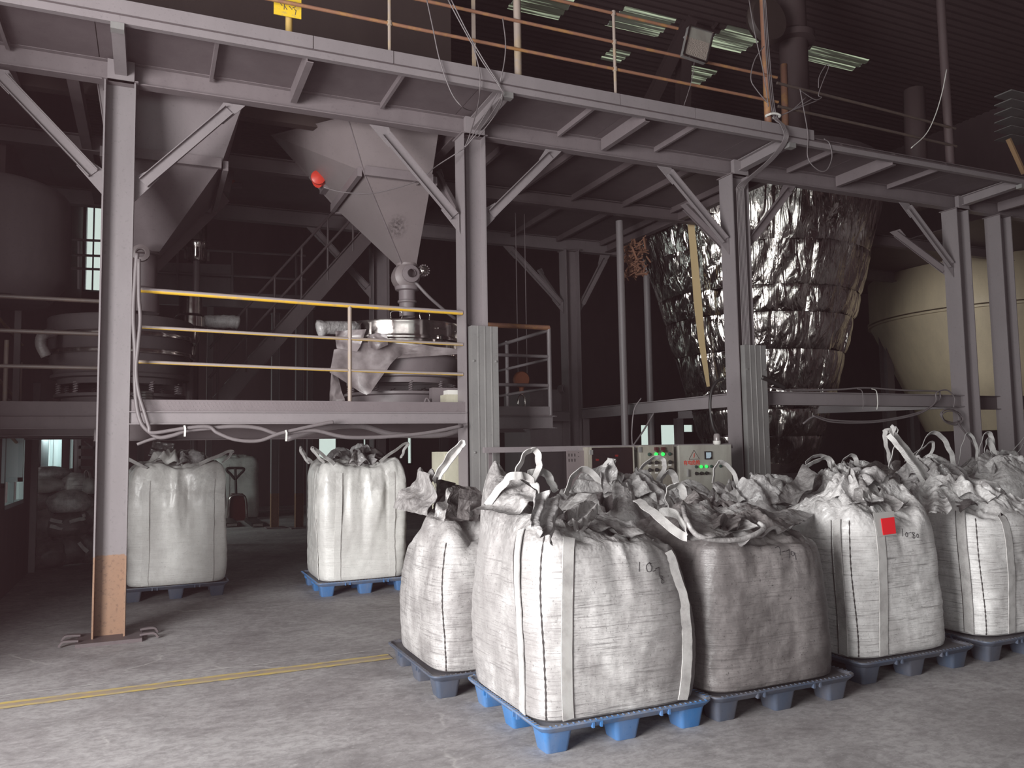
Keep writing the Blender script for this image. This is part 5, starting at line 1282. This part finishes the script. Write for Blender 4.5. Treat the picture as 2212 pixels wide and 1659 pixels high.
# smoked-door box with red displays
x0, x1 = P(1278, 965, Y=PY)[0], P(1366, 965, Y=PY)[0]
sbx = thing('control_box', 'control box with a smoked clear door and red digital displays', 'control box', ((x0+x1)/2, PY, 1.1), 'control boxes behind the bags')
MB().bb((x0-.05, PY+.16, 1.08), (x1+.02, PY+.17, 1.585)).bb((x0-.05, PY, 1.08), (x0-.0, PY+.16, 1.585)).bb((x1+.0, PY, 1.08), (x1+.02, PY+.16, 1.585)).bb((x0, PY, 1.578), (x1, PY+.16, 1.585)).bb((x0, PY, 1.08), (x1, PY+.16, 1.087)).build('case', panel_dirty, sbx)
MB().bb((x0+.004, PY-.004, 1.09), (x1-.004, PY+.004, 1.575)).build('door', smoked, sbx)
for k, (fx, z_) in enumerate(((.24, 1.445), (.72, 1.485))):
    xx = x0+(x1-x0)*fx; o = MB().bb((xx-.05, PY+.10, z_-.10), (xx+.05, PY+.16, z_+.035)).build('inverter', blackm, sbx)
    MB().bb((xx-.018, PY+.095, z_-.008), (xx+.018, PY+.101, z_+.012)).build('display', led_red, o)
for k in range(3): MB().tube(cr([(x0+.05, PY+.12, 1.36+k*.03), ((x0+x1)/2-.08, PY+.09, 1.50+k*.01), ((x0+x1)/2+.02, PY+.1, 1.44)], 6), .004, 5).build('wire', blackm, sbx)
for z_ in (1.53, 1.2): MB().bb((x0-.03, PY-.012, z_-.025), (x0+.01, PY, z_+.025)).build('hinge', galv, sbx)
# sooty button box
x0, x1 = P(1384, 965, Y=PY)[0], P(1454, 965, Y=PY)[0]; W_ = x1-x0
b2 = thing('control_box', 'sooty cream control box with two rows of switches and two lit green lamps', 'control box', ((x0+x1)/2, PY, 1.1), 'control boxes behind the bags')
dr = boxcase(b2, x0, x1, 1.10, 1.588, PY, PY+.2, panel_dirty)
for fx in (.45, .66): MB().bb((x0+W_*fx-.02, PY-.03, 1.535), (x0+W_*fx+.02, PY, 1.572)).bb((x0+W_*fx-.012, PY-.045, 1.515), (x0+W_*fx+.012, PY-.02, 1.54)).build('toggle_switch', mat('dark_red_switch', (.07, .02, .02), .4), b2)
for k in range(4):
    fx = .25+k*.21
    disc(x0+W_*fx, PY, 1.495, .016, .02).build('lamp', led_green if k in (1, 2) else lamp_off, b2, smooth=True, angle=50, label='lit green lamp' if k in (1, 2) else None)
    for z_ in (1.405, 1.325):
        o = disc(x0+W_*fx, PY, z_, .017, .022).build('rotary_switch', blackm, b2, smooth=True, angle=50)
        MB().box((x0+W_*fx, PY-.03, z_), (.008, .015, .03)).build('lever', blackm, o)
        MB().bb((x0+W_*fx-.02, PY-.003, z_-.04), (x0+W_*fx+.02, PY, z_-.025)).build('name_plate', white_pl, b2)
for z_ in (1.55, 1.15): MB().bb((x0-.025, PY-.012, z_-.03), (x0+.005, PY+.01, z_+.03)).build('hinge', galv, b2)
# lettered box
x0, x1 = P(1468, 963, Y=PY)[0], P(1578, 963, Y=PY)[0]; W_ = x1-x0
b3 = thing('control_box', 'cream control box with red brushed warning characters, a meter and a beacon', 'control box', ((x0+x1)/2, PY, 1.05), 'control boxes behind the bags')
dr = boxcase(b3, x0, x1, 1.05, 1.585, PY, PY+.22, panel_m)
tri = np.array([(.17, .0), (.37, .0), (.27, .205)]); zt = 1.43
T3 = [np.array([x0+W_*u, PY-.001, zt+v*.5]) for u, v in tri]
b_ = MB()
for i_ in range(3): b_.beam(T3[i_], T3[(i_+1) % 3], prof_R(.004, .004), up=(0, 1, 0))
b_.build('warning_triangle', mat('faded_triangle_line', (.10, .07, .07), .6), b3, label='outlined warning triangle')
tc = np.array([x0+W_*.27, PY-.002, zt+.04])
zz_ = [(.008, .025), (-.006, .002), (.006, .004), (-.008, -.024)]
MB().tube([tc+np.array([a, 0, c]) for a, c in zz_], .0028, 5).build('lightning_mark', red_pl, b3)
mx_ = x0+W_*.535
o = MB().bb((mx_-.045, PY-.02, 1.425), (mx_+.045, PY, 1.515)).build('meter', blackm, b3)
MB().prism([(mx_-.034, PY-.0205, 1.437), (mx_+.014, PY-.0205, 1.437), (mx_+.034, PY-.0205, 1.457), (mx_+.034, PY-.0205, 1.504), (mx_-.034, PY-.0205, 1.504)], (0, -.002, 0)).build('dial', mat('meter_dial', (.55, .68, .78), .2), o)
tx = bpy.data.curves.new('characters', 'FONT'); tx.body = '\u6709\u7535\u5371\u9669'; tx.size = .05; tx.extrude = .0008; tx.offset = .0006
to = bpy.data.objects.new('characters', tx); COL.objects.link(to); to.data.materials.append(red_pl)
dg = bpy.context.evaluated_depsgraph_get(); dg.update()
me = bpy.data.meshes.new_from_object(to.evaluated_get(dg)); bpy.data.objects.remove(to)
to = bpy.data.objects.new('brushed_characters', me); COL.objects.link(to); to.parent = b3; to['label'] = 'red brushed characters'
if len(me.vertices):
    mx1 = max(v.co.x for v in me.vertices); sc = .225/mx1 if mx1 > 0 else 1
    to.scale = (sc, sc, 1)
to.rotation_euler = (PI/2, 0, 0); to.location = (x0+.045-(x0+x1)/2, -.0015, 1.372-1.05)
for k, fx in enumerate((.30, .40, .50, .60, .78)):
    disc(x0+W_*fx, PY, 1.345, .014, .02).build('lamp', led_green if k in (1, 2) else lamp_off, b3, smooth=True, angle=50, label='lit green lamp' if k in (1, 2) else None)
for fx in (.30, .40, .50):
    o = disc(x0+W_*fx, PY, 1.27, .016, .022).build('rotary_switch', blackm, b3, smooth=True, angle=50); MB().box((x0+W_*fx, PY-.03, 1.27), (.008, .015, .03)).build('lever', blackm, o)
MB().bb((x0+W_*.12, PY-.025, 1.24), (x0+W_*.145, PY, 1.32)).build('handle', galv, b3)
bc = thing('beacon_lamp', 'unlit warning beacon with a clear dome on top of the lettered control box', 'lamp', (P(1549, 960, Y=PY+.1)[0], PY+.1, 1.589))
c = (P(1549, 960, Y=PY+.1)[0], PY+.1, 1.589)
b_ = MB(); b_.lathe([(0, 0), (.038, 0), (.045, .01), (.045, .045), (0, .05)], c, 20); b_.build('base', white_pl, bc, smooth=True, angle=40)
b_ = MB(); b_.lathe([(.038, .048), (.038, .10), (.03, .125), (.0, .135)], c, 20); dome_m = mat('clear_grey_dome', (.34, .30, .30), .15); dome_m.node_tree.nodes['Principled BSDF'].inputs['Transmission Weight'].default_value = .35
b_.build('dome', dome_m, bc, smooth=True, angle=40)
b_ = MB(); b_.lathe([(.022, .05), (.022, .06), (.015, .062), (.015, .10), (0, .105)], c, 12); b_.build('bulb', red_pl, bc, smooth=True, angle=40)
# pale cabinet behind the eared bag
pc = thing('pale_cabinet', 'pale stained cabinet just left of the galvanised column guard', 'cabinet', (2.95, 8.3, 0))
a, c = P(958, 980, Y=8.3), P(1012, 1060, Y=8.3)
MB().bb((a[0], 8.3, 0), (a[0]+.5, 8.7, a[2]+.02)).build('case', MT.setdefault('pale', paint('pale_cabinet_paint', (.52, .50, .40), .5, dust=(.25, .21, .16), amt=.6)), pc)
MB().bb((a[0]+.01, 8.285, .05), (a[0]+.235, 8.30, a[2])).build('door', MT['pale'], pc); MB().bb((a[0]+.245, 8.285, .05), (a[0]+.49, 8.30, a[2])).build('door', MT['pale'], pc)
# small pale box on the platform by the column
pbx = thing('paper_box', 'small pale carton on the lower platform beside the wired column', 'box', (2.9, 8.2, 1.97))
a, c = P(963, 852, Y=8.15), P(1000, 866, Y=8.15)
MB().bb((a[0], 8.15, 1.971), (a[0]+.22, 8.33, a[2])).build('carton', MT['pale'], pbx); MB().bb((a[0]+.03, 8.17, a[2]), (a[0]+.2, 8.31, a[2]+.05)).build('paper_stack', white_pl, pbx)
gbx = thing('grey_crate', 'grey sheet-metal crate on the lower platform behind the pale carton', 'box', (2.8, 8.9, 1.97))
a = P(935, 838, Y=8.55); MB().bb((a[0]-.02, 8.5, 1.972), (a[0]+.6, 8.62, a[2])).build('body', steel_low, gbx); MB().tube(cr([(a[0]-.04, 8.5, 1.99), (a[0]-.06, 8.5, 2.12), (a[0]-.1, 8.5, 2.14), (a[0]-.13, 8.5, 2.0)], 5), .012, 8).build('handle', steel_low, gbx, smooth=True)
# stack of cups on platform, near left column
a = P(310, 850, Y=8.6); b_ = MB()
r = thing('ribbed_hose_end', 'short ribbed grey hose standing on the platform edge behind the near column', 'hose', (a[0], 8.6, 1.975))
z_ = 1.975; pf2 = []
for k in range(8): pf2 += [(.085, z_), (.10, z_+.01), (.085, z_+.024)]; z_ += .028
b_.lathe(pf2, (a[0], 8.6, 0), 18); b_.build('hose', galv, r, smooth=True)
a = P(550, 862, Y=8.4); b_ = MB(); b_.lathe([(0, 0), (.03, 0), (.03, .05), (.035, .055), (0, .055)], (a[0], 8.4, 1.971), 14); o = b_.build('metal_cup', stain, smooth=True, angle=40); tag(o, 'tiny shiny metal cup on the lower platform edge', 'cup')

# ================================================================== cables and hoses
def cable(label, pts, r_=.012, m=cable_mat, name='cable', group=None, k=8):
    o = MB().tube(cr(pts, k), r_, 7).build(name, m, smooth=True); tag(o, label, 'cable', group); return o
Yc = 7.80
cable('thick grey hose down the right side of the near column, outermost of the pair', px(Yc, (296, 548), (292, 600), (288, 680), (292, 760), (292, 830), (296, 880), (306, 915), (325, 935), (345, 945), (375, 940), (405, 930, .0), (455, 925), (510, 921), (560, 925), (600, 938), (622, 935), (680, 930), (760, 945), (900, 938), (1000, 920)), .019)
cable('thick grey hose down the near column, crossing the other one above the kick plate', px(Yc-.04, (300, 560), (300, 640), (303, 690), (298, 750), (294, 800), (300, 850), (312, 890), (322, 922), (330, 935), (400, 925), (450, 922), (470, 935), (510, 950), (560, 952), (610, 935), (700, 915), (720, 912)), .017)
cable('grey hose hanging under the lower platform on the way to the white bag', px(Yc+.05, (296, 960), (330, 948), (370, 940), (405, 930)), .014)
for x_, y_ in ((398, 925), (617, 935)):
    q = px(Yc-.07, (x_, y_-6), (x_+2, y_), (x_+1, y_+18)); o = MB().ribbon(q, .016, (1, 0, 0), .004).build('cable_tie', white_pl); tag(o, 'pale tie around the hoses under the kick plate, %s one' % ('left' if x_ < 500 else 'right'), 'tie')
cable('thick dark hose sagging below the lower platform edge', px(8.2, (620, 948), (700, 925), (780, 920), (850, 938), (950, 940), (1010, 928), (1030, 960), (1035, 1000)), .03, cable_mat)
# wires over the mezzanine edge at the second column
wy = 6.93
for k, pts in enumerate(([(922, 0), (935, 60), (950, 130), (975, 200), (1000, 232), (1020, 240, .5)], [(968, 0), (1000, 60), (1040, 130), (1078, 185), (1086, 205), (1075, 240, .3), (1030, 300, .8)],
                         [(975, 0), (1010, 70), (1045, 130), (1082, 190), (1080, 215), (1045, 270, .6), (1005, 318, .85)], [(1020, 90), (1035, 150), (1037, 190), (1032, 230, .3), (1015, 290, .8), (1004, 318, .85)],
                         [(1086, 40), (1092, 90), (1090, 130), (1082, 170), (1070, 210, .2), (1010, 310, .85)], [(1004, 320, .85), (980, 335, .9), (935, 365, 1.3), (900, 400, 1.6)])):
    cable('loose wire crossing the mezzanine edge above the guarded column, %s' % ('drooping alone on the left', 'thick one over the lip', 'twin of the thick one', 'short inner one', 'with the hanging hook', 'running on to the hopper')[k], px(wy, *pts), .006, cable_mat, 'wire', 'wires over the mezzanine edge')
cable('thin wire draped across the soot-marked hopper', px(8.3, (700, 405), (740, 415), (800, 418), (860, 405), (900, 392)), .006, cable_mat, 'wire')
cable('wire running down the web of the guarded column', [(3.05, YC+.1, 4.9), (3.06, YC+.1, 4.0), (3.055, YC+.1, 3.0), (3.06, YC+.09, 2.9)], .006, cable_mat, 'wire')
# bundle at the third column
cb = thing('cable_bundle', 'bundle of grey cables tied to the brown pipe and led down the column web', 'cable', (6.7, 7.4, 2.8))
for k in range(6):
    d = (k-2.5)*.012
    top = [(6.44+d*.5, 7.05, 7.5), (6.46+d, 7.05, 6.2), (6.50+d, 7.03, 5.4)] if k % 2 else [(7.0+.05*k, 7.02, 5.66), (6.75, 7.02, 5.45), (6.55+d, 7.03, 5.34)]
    MB().tube(cr(top+[(6.545+d, 6.94, 5.22), (6.56+d, 6.92, 5.05), (6.60+d, 7.2, 4.92), (6.64+d, 7.6, 4.84), (6.655+d*1.8, 7.82, 4.78), (6.66+d*1.8, 7.84, 4.6), (6.66+d*1.8, 7.84, 3.6), (6.66+d*1.8, 7.84, 2.7)], 7), .0065, 6).build('wire', cable_mat, cb, smooth=True)
MB().tube(cr([(6.43, 7.0, 5.36), (6.5, 6.99, 5.37), (6.57, 7.0, 5.36), (6.57, 7.08, 5.36), (6.43, 7.08, 5.36), (6.43, 7.0, 5.36)], 4), .014, 6).build('tie', white_pl, cb)
cable('long thin cable loop hanging below the mezzanine edge right of the brown pipe', px(6.95, (1728, 192), (1735, 230), (1745, 290), (1745, 340), (1765, 366), (1785, 368), (1797, 340), (1792, 310), (1780, 300)), .006, cable_mat, 'wire')
cable('thin wire looping over the right mezzanine rail', px(6.98, (1728, 195), (1760, 215), (1775, 210), (1768, 205), (1778, 175), (1790, 145), (1785, 140), (1770, 165), (1768, 190)), .005, cable_mat, 'wire')
cable('thin wire beside the brown pipe, bowed out to the left', px(6.96, (1618, 0), (1630, 70), (1648, 150), (1660, 230)), .006, cable_mat, 'wire')
cable('bowed wire left of the brown pipe', px(6.97, (1650, 100), (1630, 130), (1622, 170), (1635, 195), (1658, 222)), .006, cable_mat, 'wire')
cable('pale wire hanging beside the dark right-hand pipe', px(6.98, (2045, 150), (2035, 200), (2020, 250), (2000, 290), (1968, 320)), .006, white_pl, 'wire')
# floodlight
fl = thing('floodlight', 'square pale floodlight tilted on the end of the mezzanine rail', 'lamp', P(1508, 95, Y=6.95))
c4_ = [P(1490, 55, Y=6.95), P(1541, 70, Y=7.02), P(1526, 135, Y=6.93), P(1476, 118, Y=6.86)]
c4_ = [np.array(q) for q in c4_]; cn = np.mean(c4_, 0); nf = nrm(np.cross(c4_[1]-c4_[0], c4_[3]-c4_[0])); nf *= np.sign(np.dot(nf, C_-cn))
MB().prism(c4_, -nf*.05).build('housing', galv, fl)
b_ = MB()
for i_ in range(4): b_.beam(c4_[i_]+nf*.006, c4_[(i_+1) % 4]+nf*.006, prof_R(.014, .014), up=nf)
b_.build('bezel', stain, fl)
led_pl = mat('unlit_led_plate', (.42, .36, .32), .4); n = NT(led_pl); n.bump(n.voro(n.coord(), 90), .8, .01)
i4 = [cn+(q-cn)*.90 for q in c4_]; m0, m1 = i4[0]+(i4[3]-i4[0])*.38, i4[1]+(i4[2]-i4[1])*.38
MB().prism([m0, m1, i4[2], i4[3]], nf*.004).build('led_plate', led_pl, fl); MB().prism([i4[0], i4[1], m1, m0], nf*.003).build('reflector', panel_m, fl)
MB().tube([P(1478, 80, Y=7.06), P(1490, 90, Y=7.0)], .015, 8).build('bracket', galv, fl)
cable('thin lamp cable below the floodlight', px(7.0, (1500, 132), (1495, 170), (1485, 205), (1475, 235)), .004, cable_mat, 'wire')
# cable coil at the fourth column and along the beam
cl = thing('wire_coil', 'loose coil of wire hung on the column in front of the cream tank', 'cable', P(2055, 900, Y=7.78))
rg = np.random.RandomState(8)
for k in range(4):
    t_ = np.linspace(0, 2*PI, 26); cx_, cy_ = 2055+rg.uniform(-3, 3), 900+rg.uniform(-3, 3); ra, rb_ = rg.uniform(17, 24), rg.uniform(11, 17); ph = rg.uniform(0, 1)
    MB().tube([P(cx_+ra*math.cos(a)*math.cos(ph)-rb_*math.sin(a)*math.sin(ph), cy_+ra*math.cos(a)*math.sin(ph)+rb_*math.sin(a)*math.cos(ph), Y=7.80+.03*k) for a in t_], .008, 6).build('wire', cable_mat, cl, smooth=True)
cable('cable lying along the top of the silo frame beam', px(7.9, (1650, 835), (1700, 842), (1800, 842), (1870, 838), (1950, 843), (2020, 845), (2030, 850), (2028, 865), (2000, 885), (1950, 900), (1880, 910), (1800, 908), (1760, 900), (1735, 915)), .012)
cable('second cable hanging in a bow under the silo frame beam', px(7.86, (2060, 880), (2062, 860), (2050, 845), (2035, 843), (2022, 850), (2020, 870), (1990, 892), (1940, 905), (1880, 913), (1800, 912), (1755, 898)), .010)
cable('cable hanging from the coil down to the rear bags', px(7.8, (2070, 915), (2085, 935), (2100, 955), (2115, 985)), .012)
for x_ in (1862, 1893): cable('short tie hanging over the silo frame beam, %s one' % ('left' if x_ < 1880 else 'right'), px(7.86, (x_-10, 840), (x_, 845), (x_+3, 870), (x_+1, 885)), .006, white_pl if x_ > 1880 else cable_mat, 'tie')
cable('black hose curving from the column down to the beacon', px(7.6, (1562, 818), (1548, 825), (1537, 845), (1534, 880), (1540, 920), (1550, 940)), .018, blackm, 'hose')
cable('dark hose leaving the galvanised guard along the silo frame', px(7.8, (1645, 815), (1670, 825), (1695, 838)), .03, blackm, 'hose')
cable('thin cord from the depth beam down to the control panels', px(8.6, (1385, 860), (1370, 885), (1365, 930), (1366, 965)), .008)
cable('slanting rod behind the control panels', px(9.5, (1412, 893), (1390, 930), (1368, 962)), .012)

# ================================================================== pallet truck
pt = thing('pallet_truck', 'dark red hand pallet truck with an upright loop handle, in the dark aisle', 'pallet truck', P(515, 1130, Y=17.2)*[1, 1, 0])
tq = P(513, 1125, Z=0); Ty = tq[1]; Tx = tq[0]
def tp(x_, y_, dy=0): return P(x_, y_, Y=Ty+dy)
dk_r = mat('dark_red_enamel', (.09, .022, .018), .2)
bd = [tp(491, 1125), tp(494, 1078), tp(502, 1066), tp(525, 1066), tp(533, 1078), tp(536, 1125)]
MB().prism(bd, (0, .28, 0)).build('body', dk_r, pt)
MB().tube(cr([tp(494, 1124, -.03), tp(496, 1082, -.03), tp(504, 1070, -.03), tp(524, 1070, -.03), tp(531, 1082, -.03), tp(533, 1124, -.03)], 5), .03, 8).build('guard_bar', stain, pt, smooth=True)
MB().tube([tp(510, 1066, .1), tp(508, 1010, .1)], .03, 8).build('tiller', blackm, pt)
MB().tube(cr([tp(508, 1036, .1), tp(498, 1024, .1), tp(491, 1018, .1), tp(491, 1012, .1), tp(508, 1011, .1), tp(526, 1012, .1), tp(525, 1018, .1), tp(519, 1024, .1), tp(508, 1036, .1)], 5), .03, 8).build('loop_handle', blackm, pt, smooth=True)
for x_ in (500, 556):
    q = P(x_, 1133, Z=.05); MB().bb((q[0]-.13, q[1]-.1, .02), (q[0]+.13, q[1]+1.3, .09)).build('fork', blackm, pt); MB().bb((q[0]-.10, q[1]-.13, .02), (q[0]+.10, q[1]-.1, .075)).build('fork_tip', stain, pt)
# low sleeper boards at the back
MB_ = thing('loose_plank', 'grey plank lying on the floor by the back columns', 'plank', P(585, 1104, Z=0))
MB().bb(P(545, 1104, Z=.0), P(640, 1100, Z=.0)+np.array([0, .2, .05])).build('board', steel_low, MB_)

# ================================================================== heap of scrap sacks at the left wall
def sack(label, c, size, seed, m, na=44, nt=30):
    a = np.linspace(0, 2*PI, na, endpoint=False); t = np.linspace(-PI/2+.02, PI/2-.02, nt); A_, T_ = np.meshgrid(a, t)
    p = np.stack([np.cos(A_)*np.cos(T_)*size[0], np.sin(A_)*np.cos(T_)*size[1], np.sin(T_)*size[2]], -1)
    w_ = p+np.asarray(c); d = .20*facet(w_, (3.5, 3.5, 3.5), seed)+.11*facet(w_, (8, 8, 8), seed+1)+.05*facet(w_, (17, 17, 17), seed+2)
    p = p*(1+d[..., None]*.9); p[..., 2] = np.maximum(p[..., 2], -size[2]*.8)
    b_ = MB(); b_.grid(p+np.asarray(c), wrap=True); b_.f.append(tuple(range(na-1, -1, -1))); b_.f.append(tuple(range((nt-1)*na, nt*na)))
    o = b_.build('crumpled_sack', m, smooth=True); tag(o, label, 'sack', 'heap of discarded sacks by the left wall'); return o
def sx(x_, y_, Y_): return P(x_, y_, Y=Y_)
sacks = [((102, 1195), 13.2, (.30, .3, .24), fab_K, 'black rounded sack on the floor at the left foot of the scrap heap'),
         ((150, 1185), 13.3, (.30, .3, .26), fab_K, 'black sack on the floor in the middle of the scrap heap'),
         ((190, 1180), 13.4, (.26, .3, .28), fab_K, 'black sack on the floor beside the near column in the scrap heap'),
         ((98, 1130), 13.4, (.28, .3, .26), fab_K, 'dark sack second from the floor at the left of the scrap heap'),
         ((148, 1130), 13.3, (.30, .3, .24), fab_K, 'dark sack with torn straps in the middle of the scrap heap'),
         ((188, 1115), 13.5, (.25, .3, .30), fab_K, 'dark sack behind the near column in the scrap heap'),
         ((150, 1085), 13.2, (.29, .28, .17), fab_T, 'grey domed sack in the upper middle of the scrap heap'),
         ((95, 1080), 13.5, (.26, .3, .22), fab_K, 'dark sack under the pale ones at the left of the scrap heap'),
         ((160, 1048), 13.4, (.24, .26, .17), fab_D, 'folded grey sack with a pale rim near the top of the scrap heap'),
         ((100, 1048), 13.3, (.25, .26, .13), fab_W, 'pale crumpled sack on the top left of the scrap heap'),
         ((110, 1022), 13.6, (.30, .26, .10), fab_T, 'flat dusty sack topping the left of the scrap heap'),
         ((193, 1050), 13.3, (.12, .2, .14), fab_W, 'small white sack with a raised loop next to the near column')]
for k, (q, Y_, sz, m, lb) in enumerate(sacks): sack(lb, sx(*q, Y_), sz, 200+k*5, m)
o = MB().ribbon(cr([sx(186, 1035, 13.2), sx(184, 1022, 13.2), sx(188, 1016, 13.2), sx(193, 1022, 13.2), sx(196, 1040, 13.2)], 6), .07, (.3, 1, 0), .01).build('torn_strap', strap_m); tag(o, 'white strap loop sticking up from the scrap heap', 'strap')
for k, (pts) in enumerate(([(108, 1122), (122, 1126), (136, 1128)], [(150, 1128), (170, 1122), (182, 1120), (180, 1110)], [(108, 1136), (125, 1140), (135, 1142)], [(170, 1172), (180, 1184), (190, 1192)])):
    o = MB().ribbon(cr([sx(*q, 13.0) for q in pts], 5), .05, (0, .3, 1), .008).build('torn_strap', strap_m); tag(o, 'torn strap trailing across the scrap heap, %s' % ('upper left', 'upper right, bent', 'just under the upper left one', 'lower right')[k], 'strap')
# ladder-like rack beyond the heap
lr = thing('steel_rack', 'dark ladder-like rack beyond the scrap heap at the left wall', 'rack', P(185, 1060, Y=14.6)*[1, 1, 0])
for x_ in (165, 172, 206): qb = P(x_-2, 1150, Y=14.6); MB().beam(P(x_, 938, Y=14.6), (qb[0], 14.6, 0), prof_R(.05, .05), up=(0, 1, 0)).build('upright', steel_low, lr)
for y_ in (945, 966, 988, 1010, 1032): MB().beam(P(170, y_, Y=14.6), P(207, y_+1, Y=14.6), prof_R(.05, .05)).build('rung', steel_low, lr)
MB().beam(P(182, 953, Y=14.58), P(200, 968, Y=14.58), prof_R(.05, .02)).build('diagonal', steel, lr)

# ================================================================== above the mezzanine
def polybox(name, label, cat, pts, dep, m):
    o = MB().prism(pts, (0, dep, 0)).build(name, m); tag(o, label, cat); return o
bn = thing('storage_bin', 'large brown sheet-steel bin above the mezzanine behind the yellow post', 'bin', (1.2, 9, 5.17))
MB().bb((-2.1, 8.9, 5.2), (3.24, 9.02, 9.8)).build('front_plate', bin_m, bn); MB().bb((3.2, 9.02, 5.2), (3.26, 11.5, 9.8)).build('side_plate', bin_m, bn)
tr_ = thing('roof_truss', 'dark steel roof truss legs seen above the mezzanine rail', 'truss', P(1440, 200, Y=12)*[1, 1, 0]+[0, 0, 5.3])
MB().beam(P(1395, 240, Y=12), P(1490, 45, Y=12), prof_I(.22, .2, .012, .01), up=(0, 1, 0)).build('diagonal', roof_m, tr_)
MB().beam(P(1475, 240, Y=12.05), P(1478, 60, Y=12.05), prof_I(.22, .2, .012, .01), up=(0, 1, 0)).build('post', roof_m, tr_)
MB().beam(P(1540, 60, Y=12.5), P(1600, -20, Y=12.5), prof_R(.06, .06), up=(0, 1, 0)).build('tie_rod', roof_m, tr_)
dc = thing('vertical_duct', 'dim vertical duct with flanges above the mezzanine right of the brown pipe', 'duct', P(1720, 250, Y=9.5)*[1, 1, 0]+[0, 0, 5.3])
c = P(1718, 200, Y=9.6); b_ = MB(); b_.lathe([(.20, 5.3), (.20, 6.2), (.30, 6.22), (.30, 6.3), (.22, 6.4), (.22, 8), (.34, 8.02), (.34, 8.12), (.22, 8.2), (.22, 9.9)], (c[0], c[1], 0), 24); b_.build('duct_body', roof_m, dc, smooth=True, angle=40)
q = P(1655, 45, Y=9.2); b_ = MB(); b_.lathe([(0, -.08), (.32, -.08), (.36, 0), (.32, .08), (0, .08)], q, 28, rot=[[1, 0, 0], [0, 0, -1], [0, 1, 0]]); o = b_.build('fan_housing', bin_m, smooth=True, angle=40); tag(o, 'dim round fan housing left of the brown pipe under the roof', 'fan')
sl = P(1640, 250, Y=9.5); b_ = MB(); b_.lathe([(1.2, 5.2), (1.15, 5.7), (.8, 6.25), (.4, 6.5), (0, 6.55)], (SX-.6, SY, 0), 40); o = b_.build('silo_dome', bin_m, smooth=True, angle=40); tag(o, 'dim domed silo top above the mezzanine behind the rail', 'silo')
for x_, y0, y1, w_, lb in ((1693, 140, 250, .05, 'rusty upright strip right of the brown pipe'), (1975, 195, 330, .16, 'dim upright pipe behind the right mezzanine rail')):
    o = MB().tube([(P(x_, y1, Y=8.6)[0], 8.6, 5.163), P(x_, y0, Y=8.6)], w_, 10).build('upright_pipe', rail_rust if x_ < 1800 else roof_m, smooth=True); tag(o, lb, 'pipe')
o = MB().beam(P(2178, 300, Y=7.6), P(2212, 375, Y=7.6), prof_R(.04, .06), up=(0, 1, 0)).build('wooden_batten', mat('brown_wood', (.28, .17, .09), .7)); tag(o, 'brown batten leaning at the right edge above the mezzanine', 'batten')
lv = thing('louvre_stack', 'stack of pale louvre blades at the right edge above the mezzanine', 'louvre', P(2200, 240, Y=8.4))
for k in range(6): MB().bb(P(2185, 195+k*19, Y=8.4), P(2235, 205+k*19, Y=8.4)+np.array([0, .3, 0])).build('blade', galv, lv)
